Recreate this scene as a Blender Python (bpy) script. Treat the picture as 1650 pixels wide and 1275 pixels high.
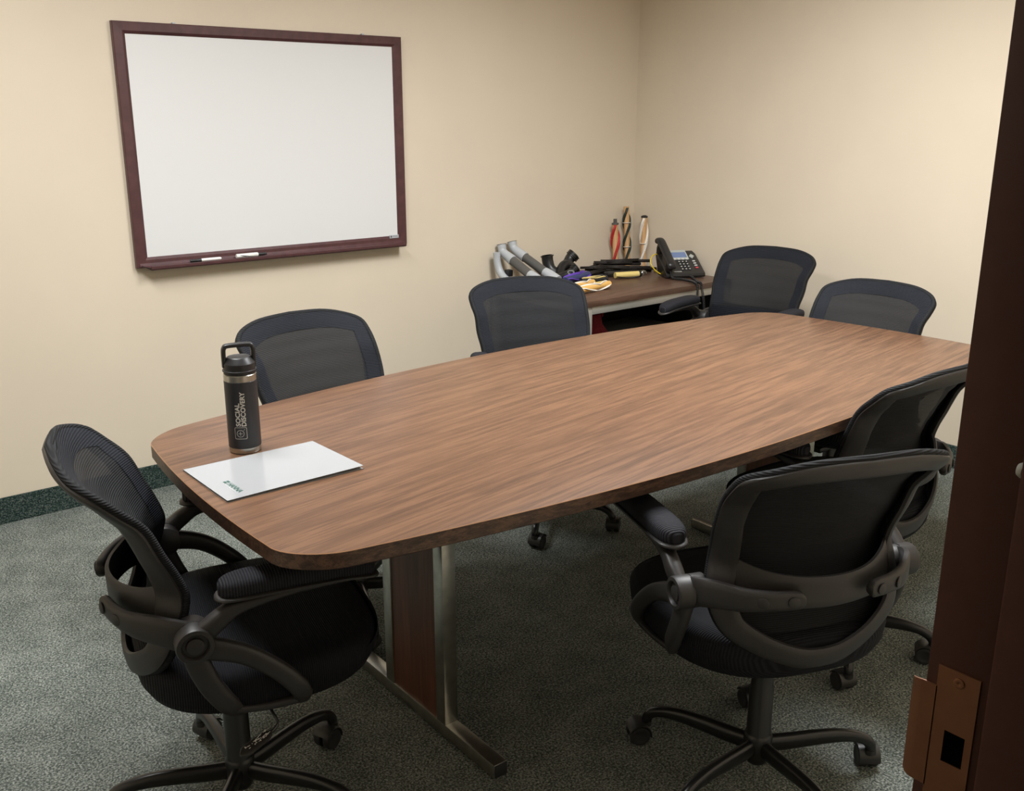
import bpy, bmesh, math, random
from math import pi, sin, cos, radians
from mathutils import Vector, Matrix

for o in list(bpy.data.objects):
    bpy.data.objects.remove(o, do_unlink=True)
SC = bpy.context.scene
COL = SC.collection

# ------------------------------------------------------------------ camera
cam_data = bpy.data.cameras.new('camera')
cam_data.sensor_fit = 'HORIZONTAL'
cam_data.sensor_width = 36.0
cam_data.lens = 1579.86 / 1650 * 36.0
cam_data.clip_start = 0.02
cam = bpy.data.objects.new('camera', cam_data)
COL.objects.link(cam)
CAM = Vector((-4.0071, -3.8272, 1.4626))
YAW, PITCH = 0.6867, 0.2775
fwd = Vector((sin(YAW) * cos(PITCH), cos(YAW) * cos(PITCH), -sin(PITCH)))
right = Vector((cos(YAW), -sin(YAW), 0))
up = right.cross(fwd)
cam.matrix_world = Matrix(((right.x, up.x, -fwd.x, CAM.x), (right.y, up.y, -fwd.y, CAM.y), (right.z, up.z, -fwd.z, CAM.z), (0, 0, 0, 1)))
SC.camera = cam

# ------------------------------------------------------------------ world, exposure
world = bpy.data.worlds.new('world')
SC.world = world
world.use_nodes = True
world.node_tree.nodes['Background'].inputs[0].default_value = (1.0, 0.97, 0.94, 1)
world.node_tree.nodes['Background'].inputs[1].default_value = 0.05
SC.view_settings.view_transform = 'Standard'
SC.view_settings.look = 'None'
SC.view_settings.gamma = 1.0
SC.view_settings.use_curve_mapping = False
SC.view_settings.exposure = 0.0

CEIL = 2.62


def area(name, loc, sx, sy, power, color, spread=180, rot=(0, 0, 0)):
    l = bpy.data.lights.new(name, 'AREA')
    l.shape = 'RECTANGLE'; l.size = sx; l.size_y = sy
    l.energy = power; l.color = color; l.spread = radians(spread)
    o = bpy.data.objects.new(name, l); COL.objects.link(o)
    o.location = loc; o.rotation_euler = rot
    return o


LIGHTS = [  # x, y, power : recessed ceiling fixtures of the room
    (-3.40, -1.52, 43), (-1.60, -2.10, 76),
]
WARM = (0.975, 1.0, 1.015)
for i, (lx, ly, pw) in enumerate(LIGHTS):
    area('troffer_light', (lx, ly, CEIL - 0.035), 0.56, 1.16, pw, WARM, 158)
area('corridor_light', (-3.3, -4.5, CEIL - 0.03), 0.5, 0.5, 5, WARM, 170)

# ------------------------------------------------------------------ materials
MATS = {}


def mat(name, color, rough=0.5, metal=0.0, spec=0.5, **k):
    if name in MATS:
        return MATS[name]
    m = bpy.data.materials.new(name); m.use_nodes = True
    b = m.node_tree.nodes['Principled BSDF']
    b.inputs['Base Color'].default_value = (*color, 1)
    b.inputs['Roughness'].default_value = rough
    b.inputs['Metallic'].default_value = metal
    b.inputs['Specular IOR Level'].default_value = spec
    if 'coat' in k:
        b.inputs['Coat Weight'].default_value = k['coat']
        b.inputs['Coat Roughness'].default_value = k.get('coat_rough', 0.1)
    if 'sheen' in k:
        b.inputs['Sheen Weight'].default_value = k['sheen']
    if 'emit' in k:
        b.inputs['Emission Color'].default_value = (*k['emit'], 1)
        b.inputs['Emission Strength'].default_value = k.get('emit_s', 1)
    MATS[name] = m
    return m


def N(m, t, **k):
    n = m.node_tree.nodes.new(t)
    for a, v in k.items():
        if a in n.inputs.keys():
            n.inputs[a].default_value = v
        else:
            setattr(n, a, v)
    return n


def Lk(m, a, b):
    m.node_tree.links.new(a, b)


def coords(m, scale=(1, 1, 1), rot=(0, 0, 0), kind='Object'):
    tc = N(m, 'ShaderNodeTexCoord'); mp = N(m, 'ShaderNodeMapping'); src = tc.outputs[kind]
    if any(rot):
        m0 = N(m, 'ShaderNodeMapping'); m0.inputs['Rotation'].default_value = rot
        Lk(m, src, m0.inputs['Vector']); src = m0.outputs['Vector']
    mp.inputs['Scale'].default_value = scale
    Lk(m, src, mp.inputs['Vector'])
    return mp.outputs['Vector']


def ramp(m, fac, stops):
    r = N(m, 'ShaderNodeValToRGB')
    e = r.color_ramp.elements
    while len(e) < len(stops):
        e.new(0.5)
    for i, (p, c) in enumerate(stops):
        e[i].position = p; e[i].color = (*c, 1)
    Lk(m, fac, r.inputs['Fac'])
    return r.outputs['Color']


def bump(m, height, strength=0.2, dist=0.002):
    b = m.node_tree.nodes['Principled BSDF']
    bp = N(m, 'ShaderNodeBump'); bp.inputs['Strength'].default_value = strength
    bp.inputs['Distance'].default_value = dist
    Lk(m, height, bp.inputs['Height']); Lk(m, bp.outputs['Normal'], b.inputs['Normal'])


def noise_mat(name, c0, c1, scale=50, rough=0.8, b=0.1, dist=0.001, detail=4, **k):
    m = mat(name, c0, rough, **k)
    v = coords(m)
    n = N(m, 'ShaderNodeTexNoise'); n.inputs['Scale'].default_value = scale; n.inputs['Detail'].default_value = detail
    Lk(m, v, n.inputs['Vector'])
    Lk(m, ramp(m, n.outputs['Fac'], [(0.3, c0), (0.7, c1)]), m.node_tree.nodes['Principled BSDF'].inputs['Base Color'])
    if b:
        bump(m, n.outputs['Fac'], b, dist)
    return m


def wood_mat(name, dark, mid, light, rough=0.35, yscale=26.0, xscale=1.6, spec=0.5, axis='x'):
    m = mat(name, mid, rough, spec=spec)
    sc = (xscale, yscale, yscale) if axis == 'x' else (yscale, yscale, xscale)
    v = coords(m, sc, (0, 0, radians(-8) if axis == 'x' else 0))
    # slow wobble of the grain
    n0 = N(m, 'ShaderNodeTexNoise'); n0.inputs['Scale'].default_value = 0.9; n0.inputs['Detail'].default_value = 2
    Lk(m, v, n0.inputs['Vector'])
    n1 = N(m, 'ShaderNodeTexNoise'); n1.inputs['Scale'].default_value = 1.3; n1.inputs['Detail'].default_value = 6
    n1.inputs['Roughness'].default_value = 0.62; n1.inputs['Distortion'].default_value = 0.9
    Lk(m, v, n1.inputs['Vector'])
    v2 = coords(m, (sc[0] * 1.6, sc[1] * 3.1, sc[2] * 3.1), (0, 0, radians(-8) if axis == 'x' else 0))
    n2 = N(m, 'ShaderNodeTexNoise'); n2.inputs['Scale'].default_value = 2.2; n2.inputs['Detail'].default_value = 5
    Lk(m, v2, n2.inputs['Vector'])
    mx = N(m, 'ShaderNodeMath', operation='MULTIPLY_ADD'); mx.inputs[1].default_value = 0.5
    Lk(m, n2.outputs['Fac'], mx.inputs[0]); Lk(m, n1.outputs['Fac'], mx.inputs[2])
    mx2 = N(m, 'ShaderNodeMath', operation='MULTIPLY_ADD'); mx2.inputs[1].default_value = 0.25
    Lk(m, n0.outputs['Fac'], mx2.inputs[0]); Lk(m, mx.outputs[0], mx2.inputs[2])
    col = ramp(m, mx2.outputs[0], [(0.66, dark), (0.86, mid), (1.08 if False else 1.0, light)])
    Lk(m, col, m.node_tree.nodes['Principled BSDF'].inputs['Base Color'])
    bump(m, n2.outputs['Fac'], 0.04, 0.0004)
    return m


M_wall = noise_mat('cream_wall_paint', (0.655, 0.565, 0.445), (0.68, 0.59, 0.462), 3, 0.7, 0.0, spec=0.25)
# fine roller texture on the walls
_v = coords(M_wall); _n = N(M_wall, 'ShaderNodeTexNoise'); _n.inputs['Scale'].default_value = 220
Lk(M_wall, _v, _n.inputs['Vector']); bump(M_wall, _n.outputs['Fac'], 0.08, 0.0006)
M_ceil = noise_mat('white_ceiling_tile', (0.74, 0.73, 0.70), (0.79, 0.78, 0.75), 160, 0.9, 0.3, 0.002)


def carpet_mat(name, darkc, midc, lightc, sc=1.0):
    m = mat(name, midc, 0.95, spec=0.15)
    v = coords(m)
    a = N(m, 'ShaderNodeTexVoronoi'); a.inputs['Scale'].default_value = 230 * sc; a.inputs['Randomness'].default_value = 0.8
    Lk(m, v, a.inputs['Vector'])
    n = N(m, 'ShaderNodeTexNoise'); n.inputs['Scale'].default_value = 190 * sc; n.inputs['Detail'].default_value = 3
    Lk(m, v, n.inputs['Vector'])
    w = N(m, 'ShaderNodeTexNoise'); w.inputs['Scale'].default_value = 9; w.inputs['Detail'].default_value = 3
    Lk(m, v, w.inputs['Vector'])
    s = N(m, 'ShaderNodeMath', operation='SUBTRACT'); Lk(m, n.outputs['Fac'], s.inputs[0])
    mu = N(m, 'ShaderNodeMath', operation='MULTIPLY'); mu.inputs[1].default_value = 0.32
    Lk(m, a.outputs['Distance'], mu.inputs[0]); Lk(m, mu.outputs[0], s.inputs[1])
    ad = N(m, 'ShaderNodeMath', operation='MULTIPLY_ADD'); ad.inputs[1].default_value = 0.22
    Lk(m, w.outputs['Fac'], ad.inputs[0]); Lk(m, s.outputs[0], ad.inputs[2])
    col = ramp(m, ad.outputs[0], [(0.30, darkc), (0.47, midc), (0.66, lightc)])
    Lk(m, col, m.node_tree.nodes['Principled BSDF'].inputs['Base Color'])
    bump(m, s.outputs[0], 0.9, 0.006)
    return m


M_carpet = carpet_mat('grey_green_loop_carpet', (0.055, 0.066, 0.058), (0.165, 0.183, 0.162), (0.36, 0.375, 0.34))
M_cove = carpet_mat('dark_green_carpet_base', (0.012, 0.025, 0.022), (0.045, 0.068, 0.06), (0.13, 0.15, 0.13))
M_wood = wood_mat('walnut_laminate', (0.074, 0.037, 0.020), (0.117, 0.057, 0.030), (0.162, 0.082, 0.043), rough=0.36, yscale=54, xscale=2.6)
M_wood_edge = wood_mat('walnut_edge_band', (0.03, 0.015, 0.009), (0.065, 0.033, 0.019), (0.12, 0.064, 0.037), rough=0.4, yscale=60)
M_edge_glint = mat('tan_edge_highlight', (0.36, 0.19, 0.10), 0.35)  # specular highlight along the tabletop's top edge, painted as a tan line
M_panel = wood_mat('dark_mahogany_panel', (0.07, 0.026, 0.013), (0.10, 0.036, 0.018), (0.13, 0.05, 0.025), rough=0.45, axis='z', yscale=30)
M_desk = wood_mat('dark_walnut_desk_top', (0.066, 0.033, 0.021), (0.085, 0.044, 0.028), (0.110, 0.060, 0.040), rough=0.38)
M_steel = noise_mat('brushed_steel', (0.42, 0.41, 0.37), (0.54, 0.53, 0.48), 35, 0.30, 0.05, 0.0003, metal=1.0)
M_deskmetal = mat('satin_nickel', (0.52, 0.50, 0.45), 0.38, 0.6)
M_bframe = noise_mat('mahogany_board_frame', (0.06, 0.022, 0.024), (0.085, 0.033, 0.034), 30, 0.38, 0.03, 0.0003)
M_board = mat('white_board_enamel', (0.69, 0.69, 0.685), 0.32, spec=0.4)
M_plastic = noise_mat('black_nylon_plastic', (0.018, 0.016, 0.015), (0.022, 0.0195, 0.0185), 400, 0.48, 0.10, 0.0003)
M_blackgloss = mat('black_painted_steel', (0.012, 0.012, 0.012), 0.28)
M_rubber = mat('black_rubber', (0.015, 0.015, 0.016), 0.6)
M_caster = mat('caster_nylon', (0.022, 0.021, 0.020), 0.42)
M_white = mat('white_paper', (0.31, 0.315, 0.32), 0.18, spec=0.5)
M_whiteplastic = mat('white_plastic', (0.78, 0.77, 0.73), 0.35)
M_green = mat('green_ink', (0.008, 0.07, 0.05), 0.5)
M_greyink = mat('grey_ink', (0.45, 0.47, 0.46), 0.5)
M_engrave = mat('engraved_steel', (0.60, 0.57, 0.50), 0.45, 0.2)
M_bottle = noise_mat('black_powder_coat', (0.014, 0.015, 0.018), (0.020, 0.021, 0.024), 600, 0.42, 0.15, 0.0002)
M_lidplastic = mat('black_lid_plastic', (0.012, 0.012, 0.013), 0.38)
M_jamb = noise_mat('brown_painted_metal', (0.044, 0.013, 0.006), (0.050, 0.016, 0.008), 60, 0.55, 0.03, 0.0003, spec=0.2)
M_brass = noise_mat('bronze_strike', (0.14, 0.055, 0.022), (0.165, 0.068, 0.027), 40, 0.45, 0.03, 0.0002, metal=0.6)
M_black = mat('deep_black', (0.002, 0.002, 0.002), 0.9, spec=0.0)
M_mute = mat('grey_rubber_mute', (0.25, 0.24, 0.20), 0.7)
M_ltgrey = mat('light_grey_plastic', (0.42, 0.44, 0.46), 0.38)
M_dkgrey = mat('dark_grey_plastic', (0.085, 0.083, 0.078), 0.4)
M_hose = mat('black_hose_plastic', (0.012, 0.012, 0.013), 0.35)
M_brown = mat('dark_brown_rubber', (0.05, 0.028, 0.018), 0.55)
M_tan = wood_mat('tan_roller_wood', (0.50, 0.28, 0.12), (0.60, 0.36, 0.17), (0.68, 0.42, 0.22), rough=0.5, axis='z')
M_yelwood = mat('yellow_roller_plastic', (0.72, 0.42, 0.12), 0.4)
M_paley = mat('pale_yellow_roller_plastic', (0.70, 0.55, 0.20), 0.4)
M_red = mat('red_bristle', (0.42, 0.02, 0.02), 0.7)
M_greenblack = mat('dark_green_bristle', (0.015, 0.028, 0.022), 0.7)
M_bristlew = mat('white_bristle', (0.78, 0.74, 0.66), 0.7)
M_purple = mat('purple_bristle', (0.12, 0.05, 0.42), 0.6)
M_navy = mat('navy_plastic', (0.03, 0.04, 0.13), 0.5)
M_darkstrip = noise_mat('worn_black_strip', (0.014, 0.012, 0.011), (0.035, 0.028, 0.024), 60, 0.45, 0.1, 0.0004)
M_yellow = mat('yellow_cable_jacket', (0.72, 0.52, 0.02), 0.4)
M_phone = mat('black_phone_plastic', (0.014, 0.014, 0.015), 0.36)
M_phonegrey = mat('silver_phone_plastic', (0.42, 0.44, 0.42), 0.4)
M_screen = mat('blue_lcd_screen', (0.13, 0.18, 0.32), 0.25, emit=(0.16, 0.25, 0.50), emit_s=0.12)
M_key = mat('phone_key', (0.05, 0.05, 0.05), 0.4)
M_keymark = mat('pale_key_print', (0.6, 0.6, 0.58), 0.5)
M_redkey = mat('red_phone_key', (0.7, 0.08, 0.10), 0.4)
M_bag = noise_mat('dark_red_cloth', (0.24, 0.015, 0.025), (0.34, 0.03, 0.045), 120, 0.9, 0.3, 0.002)
M_box = mat('black_storage_plastic', (0.02, 0.02, 0.02), 0.5)
M_lamp = mat('troffer_diffuser', (0.9, 0.88, 0.82), 0.5, emit=(1.0, 0.98, 0.95), emit_s=2.5)
M_frame_white = mat('white_enamel', (0.7, 0.7, 0.68), 0.5)


def ribbed(name, c0, c1, axis, freq, rough=0.75, transp=0.0, strength=0.6):
    """Ribbed knitted fabric: fine raised ribs across one axis."""
    m = mat(name, c0, rough, spec=0.2)
    v = coords(m)
    w = N(m, 'ShaderNodeTexWave'); w.bands_direction = axis; w.inputs['Scale'].default_value = freq
    w.inputs['Distortion'].default_value = 0.6; w.inputs['Detail'].default_value = 1; w.inputs['Detail Scale'].default_value = 0.4
    Lk(m, v, w.inputs['Vector'])
    b = m.node_tree.nodes['Principled BSDF']
    Lk(m, ramp(m, w.outputs['Fac'], [(0.1, c0), (0.9, c1)]), b.inputs['Base Color'])
    bump(m, w.outputs['Fac'], strength, 0.002)
    if transp:
        t = N(m, 'ShaderNodeBsdfTransparent'); mx = N(m, 'ShaderNodeMixShader')
        mx.inputs[0].default_value = transp
        out = m.node_tree.nodes['Material Output']
        Lk(m, b.outputs[0], mx.inputs[1]); Lk(m, t.outputs[0], mx.inputs[2]); Lk(m, mx.outputs[0], out.inputs['Surface'])
    return m


M_seatfab = ribbed('ribbed_black_seat_fabric', (0.0025, 0.0025, 0.0035), (0.008, 0.0085, 0.012), 'X', 75)
M_backfab = ribbed('ribbed_black_mesh_fabric', (0.006, 0.006, 0.007), (0.018, 0.019, 0.021), 'Z', 75, transp=0.035, strength=0.5)
M_padfab = ribbed('ribbed_black_pad_fabric', (0.006, 0.006, 0.008), (0.022, 0.022, 0.028), 'X', 62)

# ------------------------------------------------------------------ mesh helpers


def V(*a):
    return Vector(a)


def to_mesh(bm, name, m, smooth=True, angle=40):
    bmesh.ops.recalc_face_normals(bm, faces=bm.faces)
    me = bpy.data.meshes.new(name)
    bm.to_mesh(me); bm.free()
    mats = m if isinstance(m, (list, tuple)) else [m]
    for x in mats:
        me.materials.append(x)
    if smooth:
        for p in me.polygons:
            p.use_smooth = True
        me.set_sharp_from_angle(angle=radians(angle))
    return me


def obj(name, me, parent=None, loc=None, rotz=None, label=None):
    o = bpy.data.objects.new(name, me); COL.objects.link(o)
    if parent is not None:
        o.parent = parent
    if loc is not None:
        o.location = loc
    if rotz is not None:
        o.rotation_euler = (0, 0, rotz)
    if label:
        o['label'] = label
    return o


def tag(o, label, cat, group=None):
    o['label'] = label; o['category'] = cat
    if group:
        o['group'] = group
    return o


def thing(name, label, cat, loc=(0, 0, 0), rotz=0.0, group=None):
    o = bpy.data.objects.new(name, None); COL.objects.link(o)
    o.empty_display_size = 0.05
    o.location = loc; o.rotation_euler = (0, 0, rotz)
    return tag(o, label, cat, group)


def struct(name, bm, m, smooth=False):
    o = obj(name, to_mesh(bm, name, m, smooth)); o['kind'] = 'structure'
    return o


def box(bm, x0, x1, y0, y1, z0, z1, bev=0.0, M=None, seg=2):
    vs = [bm.verts.new((x, y, z)) for x in (x0, x1) for y in (y0, y1) for z in (z0, z1)]
    idx = [(0, 1, 3, 2), (4, 6, 7, 5), (0, 4, 5, 1), (2, 3, 7, 6), (0, 2, 6, 4), (1, 5, 7, 3)]
    fs = [bm.faces.new([vs[i] for i in f]) for f in idx]
    if bev:
        es = list({e for f in fs for e in f.edges})
        r = bmesh.ops.bevel(bm, geom=es, offset=bev, segments=seg, affect='EDGES', profile=0.5)
        vs = list({v for v in vs if v.is_valid} | set(r['verts']))
    if M is not None:
        bmesh.ops.transform(bm, matrix=M, verts=vs)
    return vs


def frames_of(path, closed=False, upv=None):
    n = len(path); out = []
    upv = upv or V(0, 0, 1)
    for i in range(n):
        a = path[(i - 1) % n] if (closed or i > 0) else path[0]
        b = path[(i + 1) % n] if (closed or i < n - 1) else path[-1]
        t = (b - a).normalized()
        s = t.cross(upv)
        if s.length < 1e-4:
            s = t.cross(V(1, 0, 0))
        s.normalize(); u = s.cross(t).normalized()
        out.append((s, u))
    return out


def loft(bm, rings, closed=False, caps=True):
    R = [[bm.verts.new(p) for p in r] for r in rings]
    n = len(R[0])
    m = len(R)
    for i in range(m if closed else m - 1):
        a, b = R[i], R[(i + 1) % m]
        for j in range(n):
            k = (j + 1) % n
            bm.faces.new((a[j], a[k], b[k], b[j]))
    if caps and not closed:
        bm.faces.new(R[0][::-1]); bm.faces.new(R[-1])
    return R


def section(c, a, b, n=12, p=2.6):
    """Rounded (superellipse) section: centre c, half-vectors a and b."""
    out = []
    for i in range(n):
        t = 2 * pi * (i + 0.5) / n
        ct, st = cos(t), sin(t)
        out.append(c + a * (math.copysign(abs(ct) ** (2 / p), ct)) + b * (math.copysign(abs(st) ** (2 / p), st)))
    return out


def crom(pts, n=6):
    P = [Vector(p) for p in pts]; o = []
    for i in range(len(P) - 1):
        a, b, c, d = P[max(i - 1, 0)], P[i], P[i + 1], P[min(i + 2, len(P) - 1)]
        for k in range(n):
            t = k / n
            o.append(0.5 * ((2 * b) + (c - a) * t + (2 * a - 5 * b + 4 * c - d) * t * t + (3 * b - a - 3 * c + d) * t ** 3))
    o.append(P[-1])
    return o


def tube(bm, pts, r, n=12, closed=False, smooth=0, upv=None, flat=1.0, p=2.0):
    """Tube along a path; r number or list; flat scales the half-height."""
    rs = r if isinstance(r, (list, tuple)) else [r] * len(pts)
    if smooth:
        pp = [V(*q, rr) if False else (Vector(q), rr) for q, rr in zip(pts, rs)]
        path = crom(pts, smooth)
        rr = []
        for i in range(len(pts) - 1):
            for k in range(smooth):
                rr.append(rs[i] + (rs[i + 1] - rs[i]) * k / smooth)
        rr.append(rs[-1])
    else:
        path = [Vector(q) for q in pts]; rr = list(rs)
    fr = frames_of(path, closed, upv)
    rings = [section(c, s * q, u * q * flat, n, p) for c, q, (s, u) in zip(path, rr, fr)]
    loft(bm, rings, closed)


def cyl(bm, a, b, r, r2=None, n=24):
    tube(bm, [a, b], [r, r if r2 is None else r2], n)


def lathe(bm, prof, n=48, M=None, cap=True):
    rings = []
    for r, z in prof:
        rings.append([V(max(r, 1e-5) * cos(2 * pi * i / n), max(r, 1e-5) * sin(2 * pi * i / n), z) for i in range(n)])
    if M is not None:
        rings = [[M @ p for p in r] for r in rings]
    loft(bm, rings, False, cap)


def text_geo(s, size, bold=0.0, align='LEFT'):
    cu = bpy.data.curves.new('t', 'FONT'); cu.body = s; cu.size = size; cu.offset = bold
    cu.align_x = align; cu.resolution_u = 3
    o = bpy.data.objects.new('t', cu); COL.objects.link(o)
    dg = bpy.context.evaluated_depsgraph_get()
    me = bpy.data.meshes.new_from_object(o.evaluated_get(dg))
    vs = [v.co.copy() for v in me.vertices]; fs = [tuple(p.vertices) for p in me.polygons]
    bpy.data.objects.remove(o); bpy.data.curves.remove(cu); bpy.data.meshes.remove(me)
    return vs, fs


def finer(vs, fs, mx):
    b = bmesh.new(); R = [b.verts.new(v) for v in vs]
    for q in fs:
        try:
            b.faces.new([R[i] for i in q])
        except ValueError:
            pass
    bmesh.ops.triangulate(b, faces=b.faces)
    for _ in range(6):
        es = [e for e in b.edges if e.calc_length() > mx]
        if not es:
            break
        bmesh.ops.subdivide_edges(b, edges=es, cuts=1)
        bmesh.ops.triangulate(b, faces=[q for q in b.faces if len(q.verts) > 3])
    b.verts.index_update()
    o = [v.co.copy() for v in b.verts], [tuple(v.index for v in q.verts) for q in b.faces]
    b.free()
    return o


def add_geo(bm, vs, fs, f):
    R = [bm.verts.new(f(v)) for v in vs]
    for q in fs:
        try:
            bm.faces.new([R[i] for i in q])
        except ValueError:
            pass


# ------------------------------------------------------------------ room
WY = -3.49      # inner face of the door wall
XW = -4.75      # west wall
bm = bmesh.new(); box(bm, XW - 0.1, 0.1, -5.3, 0.1, -0.05, 0.0); struct('floor', bm, M_carpet)
bm = bmesh.new(); box(bm, XW - 0.1, 0.1, -5.3, 0.1, CEIL, CEIL + 0.06); struct('ceiling', bm, M_ceil)
bm = bmesh.new(); box(bm, XW - 0.1, 0.1, 0.0, 0.1, 0, CEIL); struct('wall_back', bm, M_wall)
bm = bmesh.new(); box(bm, 0.0, 0.1, -5.3, 0.0, 0, CEIL); struct('wall_right', bm, M_wall)
bm = bmesh.new(); box(bm, XW - 0.1, XW, -5.3, 0.0, 0, CEIL); struct('wall_left', bm, M_wall)
DX0, DX1 = -4.24, -3.287     # clear faces of the door frame
bm = bmesh.new()
box(bm, DX1 + 0.03, 0.0, WY - 0.12, WY - 0.005, 0, CEIL)
box(bm, XW, DX0 - 0.03, WY - 0.12, WY - 0.005, 0, CEIL)
box(bm, DX0 - 0.03, DX1 + 0.03, WY - 0.12, WY - 0.005, 2.16, CEIL)
struct('wall_front', bm, M_wall)
bm = bmesh.new(); box(bm, XW, 0, -5.3, -5.2, 0, CEIL); struct('wall_corridor', bm, M_wall)
# carpet base, 10 cm high, with bound top edge
for nm, a in (('baseboard_back', (XW, -0.008, -0.009, 0.0)), ('baseboard_right', (-0.009, 0.0, WY, 0.0)), ('baseboard_left', (XW, XW + 0.009, WY, -0.009))):
    bm = bmesh.new(); box(bm, *a, 0, 0.1006, 0.002); struct(nm, bm, M_cove)

# door frame (steel, brown): rebate on the room side, stop, soffit
bm = bmesh.new()
YS = -3.5455
for sgn, fx in ((1, DX1), (-1, DX0)):
    xs = sorted((fx, fx + sgn * 0.045))
    box(bm, xs[0], xs[1], YS - 0.02, WY, 0, 2.13, 0.0015)                      # rebate face
    xs = sorted((fx - sgn * 0.016, fx + sgn * 0.045))
    box(bm, xs[0], xs[1], WY - 0.14, YS, 0, 2.13, 0.003)                      # stop and soffit
box(bm, DX0 - 0.045, DX1 + 0.045, WY - 0.14, WY, 2.13, 2.18, 0.002)
box(bm, DX1 + 0.0, DX1 + 0.06, WY - 0.155, WY - 0.13, 0, 2.18, 0.002)      # corridor side face
box(bm, DX0 - 0.06, DX0, WY - 0.155, WY - 0.13, 0, 2.18, 0.002)
struct('door_1', bm, M_jamb, True)

# strike plate with lip on the rebate face
sp = thing('strike_plate', 'bronze strike plate with curved lip and square latch hole on the brown door frame', 'strike plate', (DX1, 0, 0))
bm = bmesh.new()
t = 0.0016
zt, zb = 1.033, 0.899     # plate top and bottom
hy0, hy1, hz0, hz1 = -3.5286, -3.5114, 0.9485, 0.9775
y0, y1 = -3.5345, -3.500
zc0, zc1 = 0.919, 1.0134   # lip part
# plate made of four rails around the latch hole
box(bm, -t, 0, y0, y1, hz1, zt)
box(bm, -t, 0, y0, y1, zb, hz0)
box(bm, -t, 0, y0, hy0, hz0, hz1)
box(bm, -t, 0, hy1, y1, hz0, hz1)
box(bm, -t, 0, y1 - 0.001, -3.4885, zc0, zc1)
# curled lip beyond the room edge
pts = [(-0.0008, -3.4885), (-0.0008, -3.486), (0.0005, -3.4815), (0.004, -3.478), (0.008, -3.4765)]
rings = []
for k_, (x, y) in enumerate(pts):
    e_ = 0.006 * (k_ / 4) ** 2
    rings.append([V(x - t / 2, y, zc0 + e_), V(x + t / 2, y - t / 3, zc0 + e_), V(x + t / 2, y - t / 3, zc1 - e_), V(x - t / 2, y, zc1 - e_)])
loft(bm, rings)
obj('plate', to_mesh(bm, 'strike_plate_body', M_brass, True, 20), sp)
bm = bmesh.new(); box(bm, -0.0004, 0.0002, hy0, hy1, hz0, hz1); obj('latch_hole', to_mesh(bm, 'latch_hole', M_black), sp)
for zz in (1.0235, 0.9085):
    bm = bmesh.new(); lathe(bm, [(0.0046, 0), (0.0046, 0.0006), (0.0036, 0.0010), (0.0012, 0.0006), (0, 0.0002)], 20,
                            Matrix.Translation((-t, -3.518, zz)) @ Matrix.Rotation(-pi / 2, 4, 'Y'))
    obj('screw', to_mesh(bm, 'strike_screw', M_brass), sp)
bm = bmesh.new(); lathe(bm, [(0.006, 0), (0.006, 0.002), (0.0045, 0.0045), (0, 0.005)], 20, Matrix.Rotation(-pi / 2, 4, 'X'))
o = obj('door_silencer', to_mesh(bm, 'door_silencer', M_mute), None, (DX1 - 0.008, YS, 1.215))
tag(o, 'small grey rubber door silencer on the brown frame stop', 'door silencer')

# ceiling fixtures
for i, (lx, ly, pw) in enumerate(LIGHTS):
    f = thing('ceiling_light', ('recessed white ceiling light above the bottle end of the table', 'recessed white ceiling light above the doorway side of the far table end')[i], 'ceiling light', (lx, ly, CEIL - 0.012))
    bm = bmesh.new()
    for a in ((-0.31, 0.31, -0.61, -0.585), (-0.31, 0.31, 0.585, 0.61), (-0.31, -0.285, -0.585, 0.585), (0.285, 0.31, -0.585, 0.585)):
        box(bm, *a, -0.012, 0.012, 0.002)
    obj('frame', to_mesh(bm, 'light_frame', M_frame_white), f)
    bm = bmesh.new(); box(bm, -0.284, 0.284, -0.584, 0.584, 0.002, 0.010)
    obj('diffuser', to_mesh(bm, 'light_diffuser', M_lamp), f)

# ------------------------------------------------------------------ whiteboard
WB = thing('whiteboard', 'whiteboard in a dark mahogany frame hanging on the cream back wall', 'whiteboard', (-2.1265, 0, 0.900))
hw, hh = 0.6165, 0.894
bm = bmesh.new()
fw = 0.0455
d0, d1 = -0.022, -0.001
# four mitred rails with an eased inner slope


def rail(bm, p0, p1, q0, q1):
    # p: outer corners, q: inner corners (x,z)
    def prof(p, q):
        return [V(p[0], d1, p[1]), V(p[0], d0 + 0.003, p[1]), V(p[0] * 0.93 + q[0] * 0.07, d0, p[1] * 0.93 + q[1] * 0.07),
                V(p[0] * 0.25 + q[0] * 0.75, d0 + 0.001, p[1] * 0.25 + q[1] * 0.75), V(q[0], d0 + 0.008, q[1]), V(q[0], d1, q[1])]
    loft(bm, [prof(p0, q0), prof(p1, q1)])


oc = [(-hw, 0), (hw, 0), (hw, hh), (-hw, hh)]
ic = [(-hw + fw, 0.040), (hw - fw, 0.040), (hw - fw, hh - 0.042), (-hw + fw, hh - 0.042)]
for i in range(4):
    rail(bm, oc[i], oc[(i + 1) % 4], ic[i], ic[(i + 1) % 4])
obj('frame', to_mesh(bm, 'board_frame', M_bframe, True, 25), WB)
bm = bmesh.new(); box(bm, -hw + fw - 0.004, hw - fw + 0.004, -0.013, -0.004, 0.036, hh - 0.038)
obj('writing_surface', to_mesh(bm, 'board_surface', M_board, False), WB)
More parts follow.
